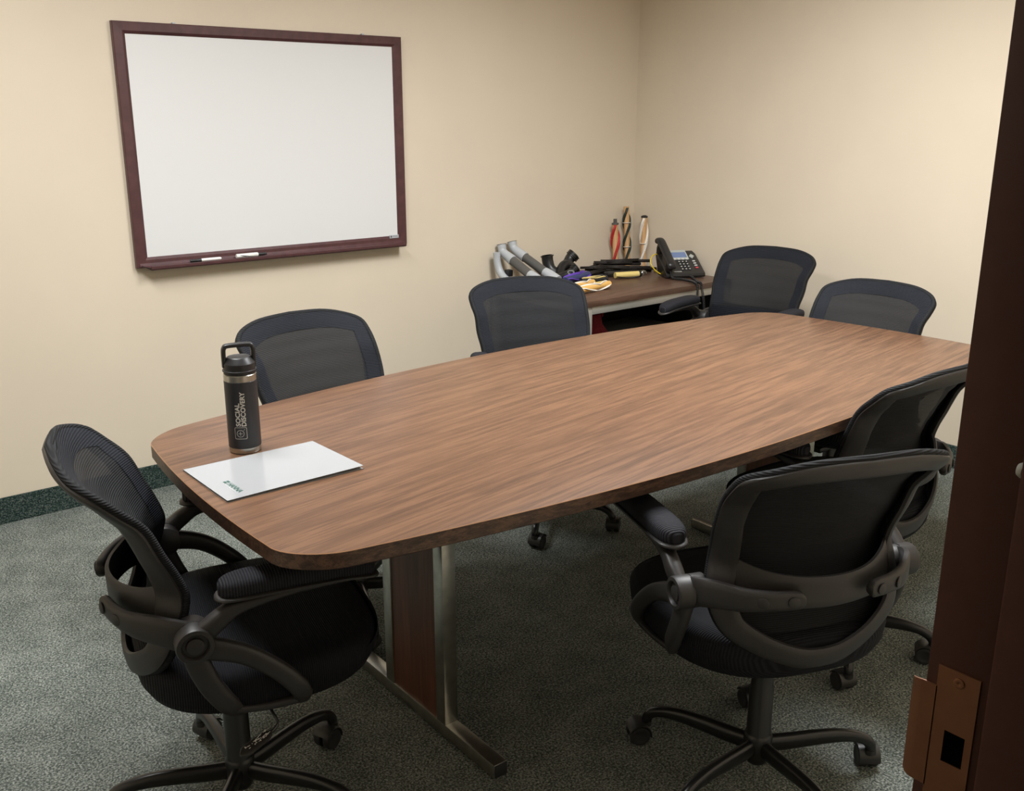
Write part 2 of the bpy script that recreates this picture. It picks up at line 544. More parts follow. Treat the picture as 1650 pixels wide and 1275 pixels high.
# pen tray: shelf with a raised front lip and slanted ends
bm = bmesh.new()
tx0, tx1 = -0.575, 0.585
pr = [(-0.020, 0.020), (-0.020, 0.013), (-0.052, -0.006), (-0.060, -0.006), (-0.064, 0.000), (-0.064, 0.009), (-0.060, 0.010), (-0.056, 0.004), (-0.030, 0.006)]
loft(bm, [[V(tx0 - (0.0 if y < -0.04 else 0.03), y, z) for y, z in pr], [V(tx0 + 0.01, y, z) for y, z in pr], [V(tx1 - 0.01, y, z) for y, z in pr], [V(tx1, y, z) for y, z in pr]])
obj('pen_tray', to_mesh(bm, 'pen_tray', M_bframe, True, 30), WB)
for x in (-0.385, 0.43):
    bm = bmesh.new(); box(bm, x - 0.006, x + 0.006, -0.014, 0, hh - 0.002, hh + 0.006, 0.0015)
    obj('hanging_clip', to_mesh(bm, 'hanging_clip', M_ltgrey), WB)
bm = bmesh.new(); box(bm, 0.522, 0.570, -0.0245, -0.0205, 0.030, 0.045, 0.001)
pl = obj('maker_plate', to_mesh(bm, 'maker_plate', M_ltgrey), WB, label='small grey plate in the lower right corner of the board frame')
bm = bmesh.new(); box(bm, 0.526, 0.533, -0.0250, -0.0244, 0.034, 0.042); box(bm, 0.537, 0.565, -0.0250, -0.0244, 0.0385, 0.0400)
obj('plate_print', to_mesh(bm, 'plate_print', M_dkgrey, False), pl)


def marker(label, x, fat, flip, rz):
    L = 0.128 if not fat else 0.135
    t_ = thing('dry_erase_marker', label, 'marker', (x, -0.043, 0.9145 + fat * 0.0025), rz, None)
    Mx = Matrix.Rotation(pi / 2 * (1 if flip else -1), 4, 'Y')
    r = 0.0085 if fat else 0.0062
    b0 = -L / 2
    bm = bmesh.new()
    if fat:
        lathe(bm, [(0, b0), (r * 0.9, b0), (r, b0 + 0.003), (r, b0 + 0.092), (r * 0.8, b0 + 0.095), (0, b0 + 0.095)], 20, Mx)
    else:
        lathe(bm, [(0, b0), (r * 0.6, b0), (r * .95, b0 + 0.004), (r, b0 + 0.008), (r, b0 + 0.083), (0, b0 + 0.083)], 20, Mx)
    obj('barrel', to_mesh(bm, 'marker_barrel', M_whiteplastic), t_)
    bm = bmesh.new()
    if fat:
        lathe(bm, [(0, b0 + 0.095), (r * 0.62, b0 + 0.095), (r * 0.62, L / 2 - 0.002), (0, L / 2)], 16, Mx)
    else:
        lathe(bm, [(0, b0 + 0.083), (r * 1.05, b0 + 0.083), (r * 1.0, L / 2 - 0.003), (r * .7, L / 2), (0, L / 2)], 16, Mx)
    obj('cap', to_mesh(bm, 'marker_cap', M_lidplastic), t_)
    # printed dark swirl bands on the barrel
    bm = bmesh.new()
    for k, (u0, u1, a0, w) in enumerate(((0.012, 0.05, -2.1, 0.35), (0.045, 0.078, -1.3, 0.30), (0.02, 0.03, -1.0, 0.2))):
        q = 10; prev = None
        for i in range(q + 1):
            s = i / q; zz = b0 + u0 + (u1 - u0) * s; an = a0 + 0.8 * s
            ww = w * (0.3 + sin(pi * s))
            cur = [bm.verts.new(Mx @ V((r + 0.0002) * cos(an + j), (r + 0.0002) * sin(an + j), zz)) for j in (0, ww / 2, ww)]
            if prev:
                for j in range(2):
                    bm.faces.new((prev[j], prev[j + 1], cur[j + 1], cur[j]))
            prev = cur
    obj('printed_band', to_mesh(bm, 'marker_print', M_lidplastic, False), t_)


marker('thin black-capped white marker lying left on the whiteboard tray', -2.478, False, True, pi)
marker('thick white marker with thin black tip end lying right on the whiteboard tray', -2.283, True, True, 0.02)

# ------------------------------------------------------------------ conference table
TC = V(-2.0795, -1.9893, 0)
TB = thing('conference_table', 'long boat-shaped walnut laminate conference table on steel T legs', 'table', TC)


def table_outline(a=1.236, r=0.11, inset=0.0):
    h = lambda x: 0.561 - 0.0883 * x * x
    a -= inset
    xa = a - r
    ye = h(a) - inset
    pts = []
    # +y side from -xa to xa
    K = 24
    top = [(-xa + 2 * xa * i / K, h(-xa + 2 * xa * i / K) - inset) for i in range(K + 1)]
    yr = top[-1][1]
    corner = []
    sl = -2 * 0.0883 * xa
    for i in range(1, 13):
        t_ = i / 12 * pi / 2
        px = xa + r * sin(t_); py = yr - r * (1 - cos(t_)) + sl * r * sin(t_) * (cos(t_) ** 1)
        corner.append((px, py))
    bow = 0.0164
    ycn = corner[-1][1]
    end = [(a + bow * (1 - (y / ycn) ** 2), y) for y in [ycn - 2 * ycn * i / 12 for i in range(1, 12)]]
    rt = corner + end + [(x, -y) for x, y in corner[::-1]]
    bot = [(-x, -y) for x, y in top]
    lf = [(-x, -y) for x, y in rt]
    P = top + rt + bot + lf
    out = []
    for x, y in P:
        out.append((x * (1 - 0.0447 * y), y + 0.014 * x * max(0, y) / 0.5))
    return out


TT, TH = 0.737, 0.034
bm = bmesh.new()
rings = []
for ins, z in ((0.004, TT - TH), (0.0, TT - TH + 0.003), (0.0, TT - 0.002), (0.0012, TT - 0.0004), (0.004, TT)):
    rings.append([V(x, y, z) for x, y in table_outline(inset=ins)])
R = loft(bm, rings, caps=False)
bm.faces.new(R[-1]); bm.faces.new(R[0][::-1])
bm.faces.ensure_lookup_table()
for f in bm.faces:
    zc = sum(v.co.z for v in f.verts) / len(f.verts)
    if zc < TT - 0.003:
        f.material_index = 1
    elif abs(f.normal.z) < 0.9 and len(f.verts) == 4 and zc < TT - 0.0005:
        f.material_index = 2  # bevel ring carries the painted edge highlight
obj('tabletop', to_mesh(bm, 'tabletop', [M_wood, M_wood_edge, M_edge_glint], True, 30), TB)
S = 0.038
for sx, nm in ((-1, 'near'), (1, 'far')):
    xo = -0.7375 if sx < 0 else 0.727 - S + 0.01
    xc = xo + S / 2
    fy0, fy1 = -0.330, 0.330
    rz = Matrix.Translation((xc, 0, 0)) @ Matrix.Rotation(-0.02, 4, 'Z')
    bm = bmesh.new(); box(bm, -S / 2, S / 2, fy0, fy1, 0.004, S, 0.002, rz)
    ft = obj('foot', to_mesh(bm, 'table_foot', M_steel), TB, label='square steel foot tube')
    for yy, s2 in ((fy0, -1), (fy1, 1)):
        bm = bmesh.new(); y0_, y1_ = sorted((yy, yy + s2 * 0.003)); box(bm, -S / 2 + .002, S / 2 - .002, y0_, y1_, 0.005, S - .002, 0.001, rz)
        obj('end_cap', to_mesh(bm, 'foot_end_cap', M_rubber), ft)
        yg = yy - s2 * 0.05
        bm = bmesh.new(); cyl(bm, rz @ V(0, yg, 0), rz @ V(0, yg, 0.006), 0.012, n=16)
        obj('glide', to_mesh(bm, 'foot_glide', M_rubber), ft)
    for yp in (-0.134, 0.102):
        bm = bmesh.new(); box(bm, -S / 2, S / 2, yp, yp + S, S - 0.001, TT - TH - 0.02, 0.002, rz)
        obj('post', to_mesh(bm, 'table_post', M_steel), TB, label='square steel leg post')
    bm = bmesh.new(); box(bm, -S / 2 + 0.004, S / 2 - 0.004, -0.134 + S, 0.102, S, TT - TH - 0.02, 0, rz)
    obj('leg_panel', to_mesh(bm, 'leg_panel', M_panel, False), TB, label='dark reddish-brown wood panel between the steel posts')
    bm = bmesh.new(); box(bm, -S / 2, S / 2, -0.25, 0.25, TT - TH - 0.021, TT - TH, 0.002, rz)
    obj('top_rail', to_mesh(bm, 'top_rail', M_steel), TB)

# ------------------------------------------------------------------ folder
FO = thing('paper_folder', 'glossy white presentation folder with green lettering lying on the table', 'folder', (-3.153, -1.984, TT), -0.008)
bw, bh_ = 0.305, 0.229


def sheet(bm, x0, x1, y0, y1, zf, th=0.0006, n=12, rag=0.0):
    T = []; B = []
    for i in range(n + 1):
        for j in range(n + 1):
            x = x0 + (x1 - x0) * i / n; y = y0 + (y1 - y0) * j / n
            z = zf(i / n, j / n)
            T.append(bm.verts.new((x, y, z + th))); B.append(bm.verts.new((x, y, z)))
    q = n + 1
    for i in range(n):
        for j in range(n):
            a, b, c, d = i * q + j, (i + 1) * q + j, (i + 1) * q + j + 1, i * q + j + 1
            bm.faces.new((T[a], T[b], T[c], T[d])); bm.faces.new((B[d], B[c], B[b], B[a]))
    for i in range(n):
        for (a, b) in ((i * q, (i + 1) * q), ((i + 1) * q + n, i * q + n)):
            bm.faces.new((T[a], B[a], B[b], T[b]))
        for (a, b) in (((i + 1), i), (n * q + i, n * q + i + 1)):
            bm.faces.new((T[a], B[a], B[b], T[b]))


bm = bmesh.new(); sheet(bm, -bw / 2, bw / 2, -bh_ / 2, bh_ / 2, lambda u, v: 0.0002 + 0.0006 * u * u)
obj('back_cover', to_mesh(bm, 'folder_back', M_white), FO)
bm = bmesh.new(); sheet(bm, -bw / 2 + .006, bw / 2 - .004, -bh_ / 2 + 0.003, bh_ / 2 - .003, lambda u, v: 0.0014 + 0.0008 * u * u + .0005 * (1 - v))
obj('inner_sheet', to_mesh(bm, 'folder_sheet', M_white), FO)


def zfold(u, v):
    return 0.0028 + 0.0012 * (1 - v) + 0.0035 * (u ** 3) * (1 - v) + 0.0015 * sin(pi * u) * (1 - v)


bm = bmesh.new(); sheet(bm, -bw / 2, bw / 2, -bh_ / 2, bh_ / 2, zfold)
obj('front_cover', to_mesh(bm, 'folder_front', M_white), FO)
# fold at the spine (+y edge)
bm = bmesh.new(); tube(bm, [(-bw / 2, bh_ / 2 - 0.0004, 0.0018), (bw / 2, bh_ / 2 - 0.0004, 0.0018)], 0.0017, 8)
obj('spine', to_mesh(bm, 'folder_spine', M_white), FO)
# green logo: text runs towards -y, its top towards +x


def folder_pt(p, ox, oy):
    x = ox + p.y; y = oy - p.x
    u = (x + bw / 2) / bw; v = (y + bh_ / 2) / bh_
    return V(x, y, zfold(u, v) + 0.0008)


bm = bmesh.new()
vs, fs = text_geo('HANNA', 0.0165, 0.0004)
add_geo(bm, vs, fs, lambda p: folder_pt(p, -0.117, -0.028))
for i in range(2):
    for j in range(2):
        x0_, y0_ = -0.118 + i * 0.0068, -0.0105 - j * 0.0068
        sq = [V(0, 0, 0), V(0.0055, 0, 0), V(0.0055, -0.0055, 0), V(0, -0.0055, 0)]
        fcs = [bm.verts.new((x0_ + s_.x, y0_ + s_.y, zfold((x0_ + bw / 2) / bw, (y0_ + bh_ / 2) / bh_) + 0.0008)) for s_ in sq]
        bm.faces.new(fcs)
obj('logo_print', to_mesh(bm, 'folder_logo', M_green, False), FO, label='green HANNA lettering with four small squares')
bm = bmesh.new()
rnd = random.Random(4)
yy = -0.030
while yy > -0.078:
    l = rnd.uniform(0.0015, 0.004)
    fcs = [bm.verts.new(V(a, b, zfold((a + bw / 2) / bw, (b + bh_ / 2) / bh_) + 0.0008)) for a, b in ((-0.1215, yy), (-0.1195, yy), (-0.1195, yy - l), (-0.1215, yy - l))]
    bm.faces.new(fcs); yy -= l + 0.001
obj('subtitle_print', to_mesh(bm, 'folder_subtitle', M_greyink, False), FO)

# ------------------------------------------------------------------ bottle
BP = V(-3.142, -1.822, TT)
BO = thing('water_bottle', 'black insulated water bottle with steel bands and loop handle standing on the table', 'bottle', BP)
RB = 0.0358
bm = bmesh.new(); lathe(bm, [(0, 0), (RB - 0.003, 0), (RB - 0.0012, 0.0015), (RB - 0.0005, 0.004), (RB - 0.0002, 0.0135), (RB - 0.002, 0.0142)], 64, cap=False)
obj('steel_base', to_mesh(bm, 'bottle_base', M_steel), BO, label='bare steel ring at the bottom')
bm = bmesh.new(); lathe(bm, [(RB - 0.001, 0.0136), (RB, 0.0142), (RB, 0.165), (RB - 0.001, 0.1658)], 64, cap=False)
body = obj('body', to_mesh(bm, 'bottle_body', M_bottle), BO)
bm = bmesh.new(); lathe(bm, [(RB - 0.001, 0.1652), (RB - 0.0003, 0.166), (RB - 0.0003, 0.179), (RB - 0.002, 0.181)], 64, cap=False)
obj('steel_neck', to_mesh(bm, 'bottle_neck', M_steel), BO, label='bare steel ring below the lid')
bm = bmesh.new(); lathe(bm, [(RB - 0.003, 0.179), (RB - 0.0012, 0.1805), (RB - 0.0012, 0.186), (RB + 0.001, 0.1868), (RB + 0.001, 0.189), (RB - 0.001, 0.190), (RB - 0.001, 0.204), (RB - 0.0025, 0.2065), (RB - 0.010, 0.2165), (RB - 0.0115, 0.2175), (0, 0.2182)], 64)
lid = obj('lid', to_mesh(bm, 'bottle_lid', M_lidplastic, True, 14), BO)
cam_az = math.atan2(CAM.y - BP.y, CAM.x - BP.x)
HA = cam_az + pi / 2 + radians(8)
hx, hy = cos(HA), sin(HA)
bm = bmesh.new()
hr = RB - 0.004
path = [(-hr * hx, -hr * hy, 0.196), (-hr * hx, -hr * hy, 0.230), (-hr * .93 * hx, -hr * .93 * hy, 0.2385), (-hr * .78 * hx, -hr * .78 * hy, 0.2425),
        (0, 0, 0.2435), (hr * .78 * hx, hr * .78 * hy, 0.2425), (hr * .93 * hx, hr * .93 * hy, 0.2385), (hr * hx, hr * hy, 0.230), (hr * hx, hr * hy, 0.196)]
pth = crom(path, 4)
rr = []
nrm = V(-hy, hx, 0)
for i, c in enumerate(pth):
    a = pth[max(i - 1, 0)]; b = pth[min(i + 1, len(pth) - 1)]
    t_ = (b - a).normalized(); s_ = t_.cross(nrm).normalized()
    rr.append(section(c, nrm * 0.0085, s_ * 0.0048, 12, 4))
loft(bm, rr)
obj('handle', to_mesh(bm, 'bottle_handle', M_lidplastic), BO)


def cyl_pt(ang0, z0, r):
    # text x runs up the bottle, text y runs towards the left around it
    return lambda p: V(r * cos(ang0 - p.y / r), r * sin(ang0 - p.y / r), z0 + p.x)


bm = bmesh.new()
# clockwise (seen from above) from the viewer's line is towards the viewer's left
def fitted(s, length, height, bold):
    vs, fs = text_geo(s, 1.0, bold)
    x0_ = min(v.x for v in vs); x1_ = max(v.x for v in vs); y0_ = min(v.y for v in vs); y1_ = max(v.y for v in vs)
    return finer([V((v.x - x0_) / (x1_ - x0_) * length, (v.y - y0_) / (y1_ - y0_) * height, 0) for v in vs], fs, 0.002)




vs, fs = fitted('SOCIAL', 0.053, 0.0108, 0.030)
add_geo(bm, vs, fs, cyl_pt(cam_az - radians(10), 0.0665, RB + 0.0002))
vs, fs = fitted('DISCOVERY', 0.0785, 0.0108, 0.030)
add_geo(bm, vs, fs, cyl_pt(cam_az + radians(9.5), 0.0665, RB + 0.0002))
obj('lettering', to_mesh(bm, 'bottle_lettering', M_engrave, False), body, label='silver lettering SOCIAL DISCOVERY running up the bottle')
bm = bmesh.new()


def flat_ring(bm, pts_o, pts_i, f):
    A = [bm.verts.new(f(p)) for p in pts_o]; B = [bm.verts.new(f(p)) for p in pts_i]
    n = len(A)
    for i in range(n):
        j = (i + 1) % n
        bm.faces.new((A[i], A[j], B[j], B[i]))


def rsq(h, r, n=6):
    o = []
    for cx_, cy_, a0 in ((h - r, h - r, 0), (-(h - r), h - r, 90), (-(h - r), -(h - r), 180), (h - r, -(h - r), 270)):
        for i in range(n + 1):
            a = radians(a0 + 90 * i / n); o.append(V(cx_ + r * cos(a), cy_ + r * sin(a), 0))
    d = []
    for a, b in zip(o, o[1:] + o[:1]):
        k = max(1, int((b - a).length / 0.0015))
        d += [a.lerp(b, i / k) for i in range(k)]
    return d


ff = cyl_pt(cam_az - radians(12), 0.0505, RB + 0.0002)
_o = rsq(0.0135, 0.003); flat_ring(bm, _o, [q * (0.0127 / 0.0135) for q in _o], ff)
circ = lambda r, cx_=0, cy_=0: [V(cx_ + r * cos(2 * pi * i / 32), cy_ + r * sin(2 * pi * i / 32), 0) for i in range(32)]
flat_ring(bm, circ(0.0082, -.0008, .0008), circ(0.0074, -.0008, .0008), ff)


def bar(bm, x0, x1, y0, y1, f):
    bm.faces.new([bm.verts.new(f(V(a, b, 0))) for a, b in ((x0, y0), (x1, y0), (x1, y1), (x0, y1))])


bar(bm, -.0055, -.0012, .0004, .0012, ff); bar(bm, -.0004, .0040, .0004, .0012, ff)
bar(bm, -.0012, -.0004, -.0040, .0004, ff); bar(bm, -.0012, -.0004, .0012, .0055, ff); bar(bm, -.0012, -.0004, .0004, .0012, ff)
bm.faces.new([bm.verts.new(ff(V(a, b, 0))) for a, b in ((.0048, -.0044), (.0054, -.0050), (.0094, -.0090), (.0088, -.0084 - .0012))])
obj('icon', to_mesh(bm, 'bottle_icon', M_engrave, False), body, label='silver magnifier icon in a rounded square')

# ------------------------------------------------------------------ office chairs
HALF = [[-0.294, 0.0, 0.875], [-0.283, 0.108, 0.871], [-0.263, 0.179, 0.856], [-0.228, 0.219, 0.836], [-0.194, 0.224, 0.805], [-0.156, 0.218, 0.765],
        [-0.132, 0.217, 0.71], [-0.110, 0.209, 0.661], [-0.098, 0.207, 0.62], [-0.106, 0.214, 0.58], [-0.125, 0.213, 0.526], [-0.147, 0.191, 0.48],
        [-0.17, 0.129, 0.437], [-0.187, 0.055, 0.407], [-0.190, 0.0, 0.401]]


def lut(tab, z):
    if z >= tab[0][0]:
        return tab[0][1]
    for (z0_, x0_), (z1_, x1_) in zip(tab, tab[1:]):
        if z >= z1_:
            k = (z0_ - z) / (z0_ - z1_)
            k = k * k * (3 - 2 * k) * 0.5 + k * 0.5
            return x0_ + (x1_ - x0_) * k
    return tab[-1][1]


FAB = [(0.875, -0.288), (0.836, -0.268), (0.80, -0.246), (0.765, -0.222), (0.71, -0.190), (0.66, -0.168), (0.62, -0.158), (0.58, -0.155), (0.526, -0.160), (0.48, -0.170), (0.44, -0.180), (0.40, -0.186)]
FRM = [(0.875, -0.296), (0.836, -0.284), (0.80, -0.268), (0.765, -0.250), (0.71, -0.230), (0.66, -0.219), (0.62, -0.215), (0.58, -0.215), (0.526, -0.212), (0.48, -0.206), (0.44, -0.198), (0.40, -0.192)]
OUT = crom([tuple(p) for p in HALF], 5)       # from top centre down the +y side to bottom centre


def edge_at(z):
    for a, b in zip(OUT[2:], OUT[3:]):
        if a.z >= z >= b.z and a.z != b.z:
            k = (a.z - z) / (a.z - b.z)
            return a.x + (b.x - a.x) * k, a.y + (b.y - a.y) * k
    return (OUT[0].x, 0.05) if z > 0.8 else (OUT[-1].x, 0.05)


def surf(tab, y, z, off=0.0):
    xe, w = edge_at(z)
    u = min(1.0, abs(y) / max(w, 1e-4))
    xc = lut(tab, z)
    return V(xe + (xc - xe) * (1 - u * u) + off, y, z)


def fabric_mesh():
    bm = bmesh.new()
    nu = 16
    for off in (0,):
        prev = None
        sel = [p for p in OUT if True]
        for s, p in enumerate(sel):
            w = p.y * 0.985
            row = []
            for j in range(nu + 1):
                u = -1 + 2 * j / nu
                xc = lut(FAB, p.z)
                x = p.x + (xc - p.x) * (1 - u * u) + 0.010
                row.append(bm.verts.new((x, w * u, p.z * 0.997 + 0.0015)))
            if prev:
                for j in range(nu):
                    bm.faces.new((prev[j], prev[j + 1], row[j + 1], row[j]))
            prev = row
    bmesh.ops.remove_doubles(bm, verts=bm.verts, dist=0.0005)
    # rounded hem that wraps the outline
    ring = [V(p.x + 0.0035, p.y * 0.98, p.z * 0.997 + 0.0015) for p in OUT] + [V(p.x + 0.0035, -p.y * 0.98, p.z * 0.997 + 0.0015) for p in OUT[-2:0:-1]]
    tube(bm, ring, 0.0080, 10, closed=True, upv=V(1, 0, 0.01))
    return to_mesh(bm, 'backrest_fabric', M_backfab, True, 60)


def border_mesh():
    """Denser fabric border in front of the frame, around the see-through panel."""
    bm = bmesh.new()
    full = [(p, 1) for p in OUT] + [(p, -1) for p in OUT[-2:0:-1]]
    n = len(full)
    pts2 = [V(p.y * s, p.z, 0) for p, s in full]
    cen = V(0, 0.70, 0)
    rows = []
    for i, (p, s) in enumerate(full):
        q = pts2[i]
        t_ = (pts2[(i + 1) % n] - pts2[i - 1]).normalized()
        nn = V(t_.y, -t_.x, 0)
        if nn.dot(cen - q) < 0 and q.y > 0.62:
            nn = -nn
        if q.y <= 0.62:
            nn = V(-math.copysign(1, q.x) if abs(q.x) > 0.02 else 0, 0.4, 0).normalized() if abs(q.x) > 0.02 else V(0, 1, 0)
        row = []
        for k in range(5):
            w = 0.045 * k / 4
            c2 = q + nn * w
            zz = c2.y; yy_ = c2.x
            e = surf(FAB, yy_, min(max(zz, 0.402), 0.8745))
            row.append(V(e.x + 0.0118, yy_ * 0.985, zz * 0.997 + 0.0015))
        rows.append(row)
    VV = [[bm.verts.new(p) for p in r] for r in rows]
    for i in range(n):
        z_ = rows[i][0].z
        j = (i + 1) % n
        if min(z_, rows[j][0].z) < 0.60:
            continue
        for k in range(4):
            bm.faces.new((VV[i][k], VV[j][k], VV[j][k + 1], VV[i][k + 1]))
    for v in [v for v in bm.verts if not v.link_faces]:
        bm.verts.remove(v)
    # dense lower lumbar panel
    prev = None
    for a in range(9):
        z = 0.615 - 0.17 * a / 8
        _, w = edge_at(z)
        row = [bm.verts.new(surf(FAB, w * 0.97 * (-1 + 2 * j / 12), z, 0.0135)) for j in range(13)]
        if prev:
            for j in range(12):
                bm.faces.new((prev[j], prev[j + 1], row[j + 1], row[j]))
        prev = row
    return to_mesh(bm, 'backrest_border', M_seatfabdark, True, 60)


M_seatfabdark = ribbed('dense_black_mesh_border', (0.005, 0.006, 0.009), (0.014, 0.016, 0.022), 'Z', 75, strength=0.5)


def frame_mesh():
    bm = bmesh.new()
    n = len(OUT)
    full = [(p, 1) for p in OUT] + [(p, -1) for p in OUT[-2:0:-1]]
    m = len(full)
    P2 = [V(p.y * s, p.z, 0) for p, s in full]
    rings = []
    for i, (p, s) in enumerate(full):
        t_ = (P2[(i + 1) % m] - P2[i - 1]).normalized()
        nn = V(t_.y, -t_.x, 0)
        c0 = V(0, min(max(p.z, 0.52), 0.78), 0)
        if nn.dot(c0 - P2[i]) < 0:
            nn = -nn
        z = p.z
        wdt = 0.041 if z > 0.55 else 0.046
        if z > 0.83:
            wdt = 0.036
        q2 = P2[i] + nn * wdt
        a3 = V(p.x, p.y * s, p.z)
        zq = min(max(q2.y, 0.403), 0.8735)
        b3 = surf(FRM, q2.x, zq)
        # keep the inner edge behind the fabric
        a = (b3 - a3) * 0.5
        cc = (a3 + b3) * 0.5
        tt = (V(full[(i + 1) % m][0].x, P2[(i + 1) % m].x, P2[(i + 1) % m].y) - V(full[i - 1][0].x, P2[i - 1].x, P2[i - 1].y)).normalized()
        b = a.cross(tt).normalized()
        if b.x > 0:
            b = -b
        rings.append(section(cc + b * 0.004, a, b * 0.0075, 12, 3.2))
    loft(bm, rings, closed=True)
    # cross band that wraps behind the lumbar, flaring into the side rails
    rings = []
    K = 28
    for i in range(K + 1):
        u = -0.90 + 1.80 * i / K
        au = abs(u)
        ztop = 0.612 + 0.050 * au ** 4
        zbot = 0.545 - 0.020 * au ** 3
        zm = (ztop + zbot) / 2
        w = 0.205 * u
        top_ = surf(FRM, w, ztop); bot_ = surf(FRM, w, zbot); mid_ = surf(FRM, w, zm)
        a = (top_ - bot_) * 0.5
        eps = 0.004
        tt = (surf(FRM, w + eps, zm) - surf(FRM, w - eps, zm)).normalized()
        b = a.cross(tt).normalized()
        if b.x > 0:
            b = -b
        rings.append(section((top_ + bot_) * 0.5 + b * (0.002 if au < 0.72 else 0.002 - 0.022 * (au - 0.72)), a, b * (0.006 if au < 0.72 else 0.006 - 0.015 * (au - 0.72)), 12, 4))
    loft(bm, rings)
    return to_mesh(bm, 'back_frame', M_plastic, True, 50)


def bracket_mesh(side):
    bm = bmesh.new()
    for s in (side,):
        rings = []
        path = [(-0.092, 0.243, 0.556, 0.030), (-0.118, 0.238, 0.563, 0.031), (-0.150, 0.218, 0.570, 0.029), (-0.190, 0.175, 0.571, 0.024),
                (-0.214, 0.130, 0.574, 0.020), (-0.226, 0.092, 0.576, 0.019), (-0.229, 0.080, 0.576, 0.017), (-0.230, 0.073, 0.576, 0.009)]
        pp = crom([p[:3] for p in path], 4)
        hs = []
        for i in range(len(path) - 1):
            for k in range(4):
                hs.append(path[i][3] + (path[i + 1][3] - path[i][3]) * k / 4)
        hs.append(path[-1][3])
        for i, c in enumerate(pp):
            a = pp[max(i - 1, 0)]; b = pp[min(i + 1, len(pp) - 1)]
            t_ = (b - a).normalized(); n_ = t_.cross(V(0, 0, 1)).normalized()
            rings.append([V(q.x, q.y * s, q.z) for q in section(c, V(0, 0, 1) * hs[i], n_ * 0.0095, 12, 3.5)])
        loft(bm, rings)
    return to_mesh(bm, 'back_bracket', M_plastic, True, 50)


def bolt_mesh():
    bm = bmesh.new(); lathe(bm, [(0.0115, 0), (0.0115, 0.0015), (0.0095, 0.0025), (0, 0.003)], 20, Matrix.Rotation(-pi / 2, 4, 'Y'))
    return to_mesh(bm, 'bolt_cap', M_plastic)


def armrest_mesh(s):
    """Flip-up armrest: pivot drum, rising arm and the tray below the pad."""
    bm = bmesh.new()
    Mx = Matrix.Translation((-0.092, 0.0, 0.553)) @ Matrix.Rotation(-pi / 2 * s, 4, 'X')
    lathe(bm, [(0.0, 0.214), (0.032, 0.214), (0.034, 0.216), (0.034, 0.243), (0.0330, 0.2435), (0.0330, 0.2455), (0.0345, 0.246), (0.0345, 0.275), (0.0325, 0.279),
               (0.0255, 0.280), (0.0235, 0.277), (0.0225, 0.272), (0.0165, 0.272), (0.0155, 0.277), (0.0, 0.280)], 40, Mx)
    path = [(-0.072, 0.2595, 0.570, 0.014, 0.019), (-0.050, 0.260, 0.587, 0.016, 0.018), (-0.020, 0.258, 0.605, 0.015, 0.015), (0.02, 0.254, 0.612, 0.017, 0.011), (0.08, 0.252, 0.620, 0.020, 0.008), (0.16, 0.250, 0.622, 0.020, 0.006), (0.225, 0.250, 0.620, 0.014, 0.004)]
    pp = crom([p[:3] for p in path], 4)
    hs = []
    for i in range(len(path) - 1):
        for k in range(4):
            hs.append([path[i][m] + (path[i + 1][m] - path[i][m]) * k / 4 for m in (3, 4)])
    hs.append(path[-1][3:])
    rings = []
    for i, c in enumerate(pp):
        a = pp[max(i - 1, 0)]; b = pp[min(i + 1, len(pp) - 1)]
        t_ = (b - a).normalized(); n_ = V(0, 1, 0); u_ = n_.cross(t_).normalized()
        rings.append([V(q.x, q.y * s, q.z) for q in section(c, n_ * hs[i][0], u_ * hs[i][1], 14, 3.2)])
    loft(bm, rings)
    # thin tray rim under the pad
    rim = pad_rings(s, 1.05, -0.004, 0.30)
    loft(bm, rim)
    return to_mesh(bm, 'armrest', M_plastic, True, 50)


def pad_rings(s, k=1.0, dz=0.0, kz=1.0):
    rings = []
    K = 22
    for i in range(K + 1):
        t_ = i / K
        x = 0.103 + 0.146 * k * -cos(pi * t_)
        q = abs(-cos(pi * t_))
        r = max(0.0, (1 - q ** 7)) ** 0.42
        r = max(0.12, r)
        w = 0.036 * r * k * (1 - 0.08 * t_)
        h = 0.021 * (0.35 + 0.65 * r) * kz
        zc = 0.643 + 0.006 * sin(pi * min(1, t_ * 1.1)) - 0.010 * max(0, t_ - 0.7) / 0.3 + dz - 0.021 * (1 - kz) * 0.85
        rings.append([V(p.x, p.y * s, p.z) for p in section(V(x, 0.250, zc), V(0, w, 0), V(0, 0, h), 16, 2.8)])
    return rings


def pad_mesh(s):
    bm = bmesh.new(); loft(bm, pad_rings(s))
    return to_mesh(bm, 'arm_pad', M_padfab, True, 60)


def strip_path(bm, path, s, n=12, p=3.0, sm=5):
    """path: x,y,z, half-width across (y), half-height in the plane."""
    pp = crom([q[:3] for q in path], sm)
    hs = []
    for i in range(len(path) - 1):
        for k in range(sm):
            hs.append([path[i][m] + (path[i + 1][m] - path[i][m]) * k / sm for m in (3, 4)])
    hs.append(path[-1][3:])
    rings = []
    for i, c in enumerate(pp):
        a = pp[max(i - 1, 0)]; b = pp[min(i + 1, len(pp) - 1)]
        t_ = (b - a).normalized()
        side = (V(0, 1, 0) - t_ * t_.y)
        if side.length < 0.3:
            side = V(1, 0, 0) - t_ * t_.x
        side.normalize(); u_ = side.cross(t_).normalized()
        rings.append([V(q.x, q.y * s, q.z) for q in section(c, side * hs[i][0], u_ * hs[i][1], n, p)])
    loft(bm, rings)


